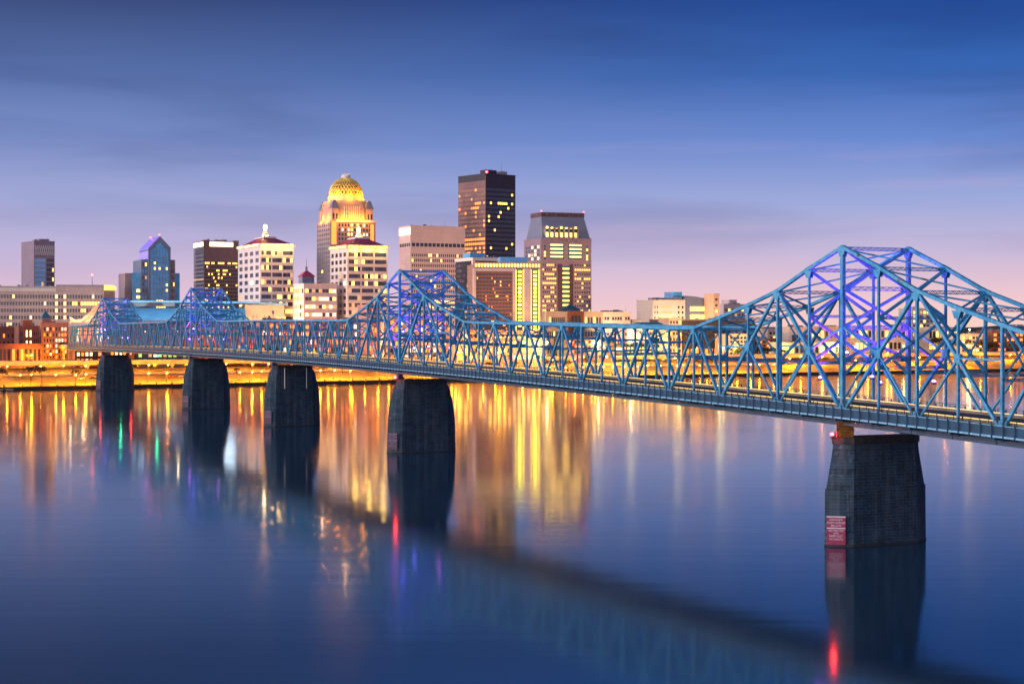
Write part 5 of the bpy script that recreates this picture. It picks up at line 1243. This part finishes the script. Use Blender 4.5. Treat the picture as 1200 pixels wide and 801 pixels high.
for px, py, Y, h in ((873, 408, 1440, 13), (884, 410, 1440, 12), (895, 412, 1445, 11), (906, 413, 1450, 11), (864, 412, 1440, 10), (918, 414, 1450, 9)):
    q_ = P(px, py, Y); tree('green', (q_.x, q_.y, 12), h, 'dark leafy tree in front of the white hall, above the highway', 'dark trees before the white hall', 'leafy_tree')
for k in range(16):
    px = 1098 + k * 9 + rnd.uniform(-3, 3); q_ = P(px, 400, 1690 + rnd.uniform(-60, 60)); tree('brown', (q_.x, q_.y, 12), rnd.uniform(12, 19), 'brown-leaved tree on the far bank at the right edge', 'brown trees on the far right bank', 'leafy_tree')
for k in range(18):
    px = 540 + k * 10 + rnd.uniform(-4, 4); q_ = P(px, 415, 1215 + k * 5 + rnd.uniform(-6, 12)); n = (Vector((q_.x, q_.y, 0)) - SO).dot(SN)
    if n > 88: tree('brown', (q_.x, q_.y, 12), rnd.uniform(7, 11), 'brown-leaved street tree lit yellow, behind the flat run of the bridge', 'street trees behind the bridge flat run', 'leafy_tree')

# ================================================================== parked cars on the wharf
def car(col, name):
    root = empty('parked_car', (0, 0, 0))
    pm_ = mat(name + '_car_paint', col, .3, .3, .05, 1)
    prof = [(-2.2, .45), (-2.15, .85), (-1.5, .98), (1.15, .98), (2.05, .84), (2.2, .5), (2.1, .30), (-2.1, .30)]
    b = MB(); b.loft([[(x, y, z) for x, z in prof] for y in (-.86, -.80, .80, .86)][1:3]); b.build('body', pm_, root)
    b = MB(); b.loft([[(x, -.74, .985), (x, .74, .985), (x2, .62, 1.45), (x2, -.62, 1.45)] for x, x2 in ((-1.7, -1.15), (.95, .25))]); b.build('cabin', M['glassdark'], root)
    b = MB(); b.box(-1.1, .2, -.60, .60, 1.455, 1.50); b.build('roof', pm_, root)
    for x in (-1.35, 1.35):
        for y in (-.82, .82):
            b = MB(); b.tube((x, y - .1, .33), (x, y + .1, .33), .33, .33, 12); b.build('wheel', M['black'], root)
    for y in (-.6, .6):
        b = MB(); b.box(2.02, 2.16, y - .18, y + .18, .58, .74); b.build('headlight', M['trim'], root)
    return root
CARS = [('white', (.7, .7, .7)), ('black', (.02, .02, .02)), ('red', (.4, .03, .03)), ('silver', (.4, .4, .42)), ('blue', (.05, .1, .3))]
cp_ = [car(c, n) for n, c in CARS]; used = set()
cr = random.Random(5)
for i, (t, n) in enumerate([(-60, 24), (-44, 25), (-38, 24), (-20, 27), (14, 25), (58, 22), (66, 22), (120, 22), (128, 23), (139, 22), (212, 23), (221, 22), (290, 23), (298, 23), (309, 22), (372, 23), (380, 22), (402, 24), (455, 22), (463, 23)]):
    k = i % 5; o = cp_[k] if k not in used else copy_tree(cp_[k]); used.add(k)
    p = shore(t, n); o.location = (p.x, p.y, gz(n) + .12); o.rotation_euler = (0, 0, math.atan2(SE.y, SE.x) + cr.choice((0, math.pi)) + cr.uniform(-.06, .06)); o.scale = (1.05, 1.05, 1.1)
    where = 'left bank between the bare trees' if t < 90 else ('wharf between the two farthest piers' if t < 160 else ('wharf in the middle, between the piers' if t < 330 else 'wharf beside the second pier from the viewer'))
    tag(o, 'small %s car parked on the orange-lit %s' % (CARS[k][0], where), 'car', '%s cars on the %s' % (CARS[k][0], where))
# railing along the top of the retaining wall
b = MB(); rr = tag(empty('railing', shore(-60, 33.5), math.atan2(SE.y, SE.x)), 'thin dark railing along the retaining wall on the orange-lit bank', 'railing')
b.box(0, 700, -.04, .04, 10.35, 10.43); b.box(0, 700, -.03, .03, 9.9, 9.95)
for k in range(234): b.box(k * 3, k * 3 + .08, -.04, .04, 9.38, 10.35)
b.build('rail', M['black'], rr)
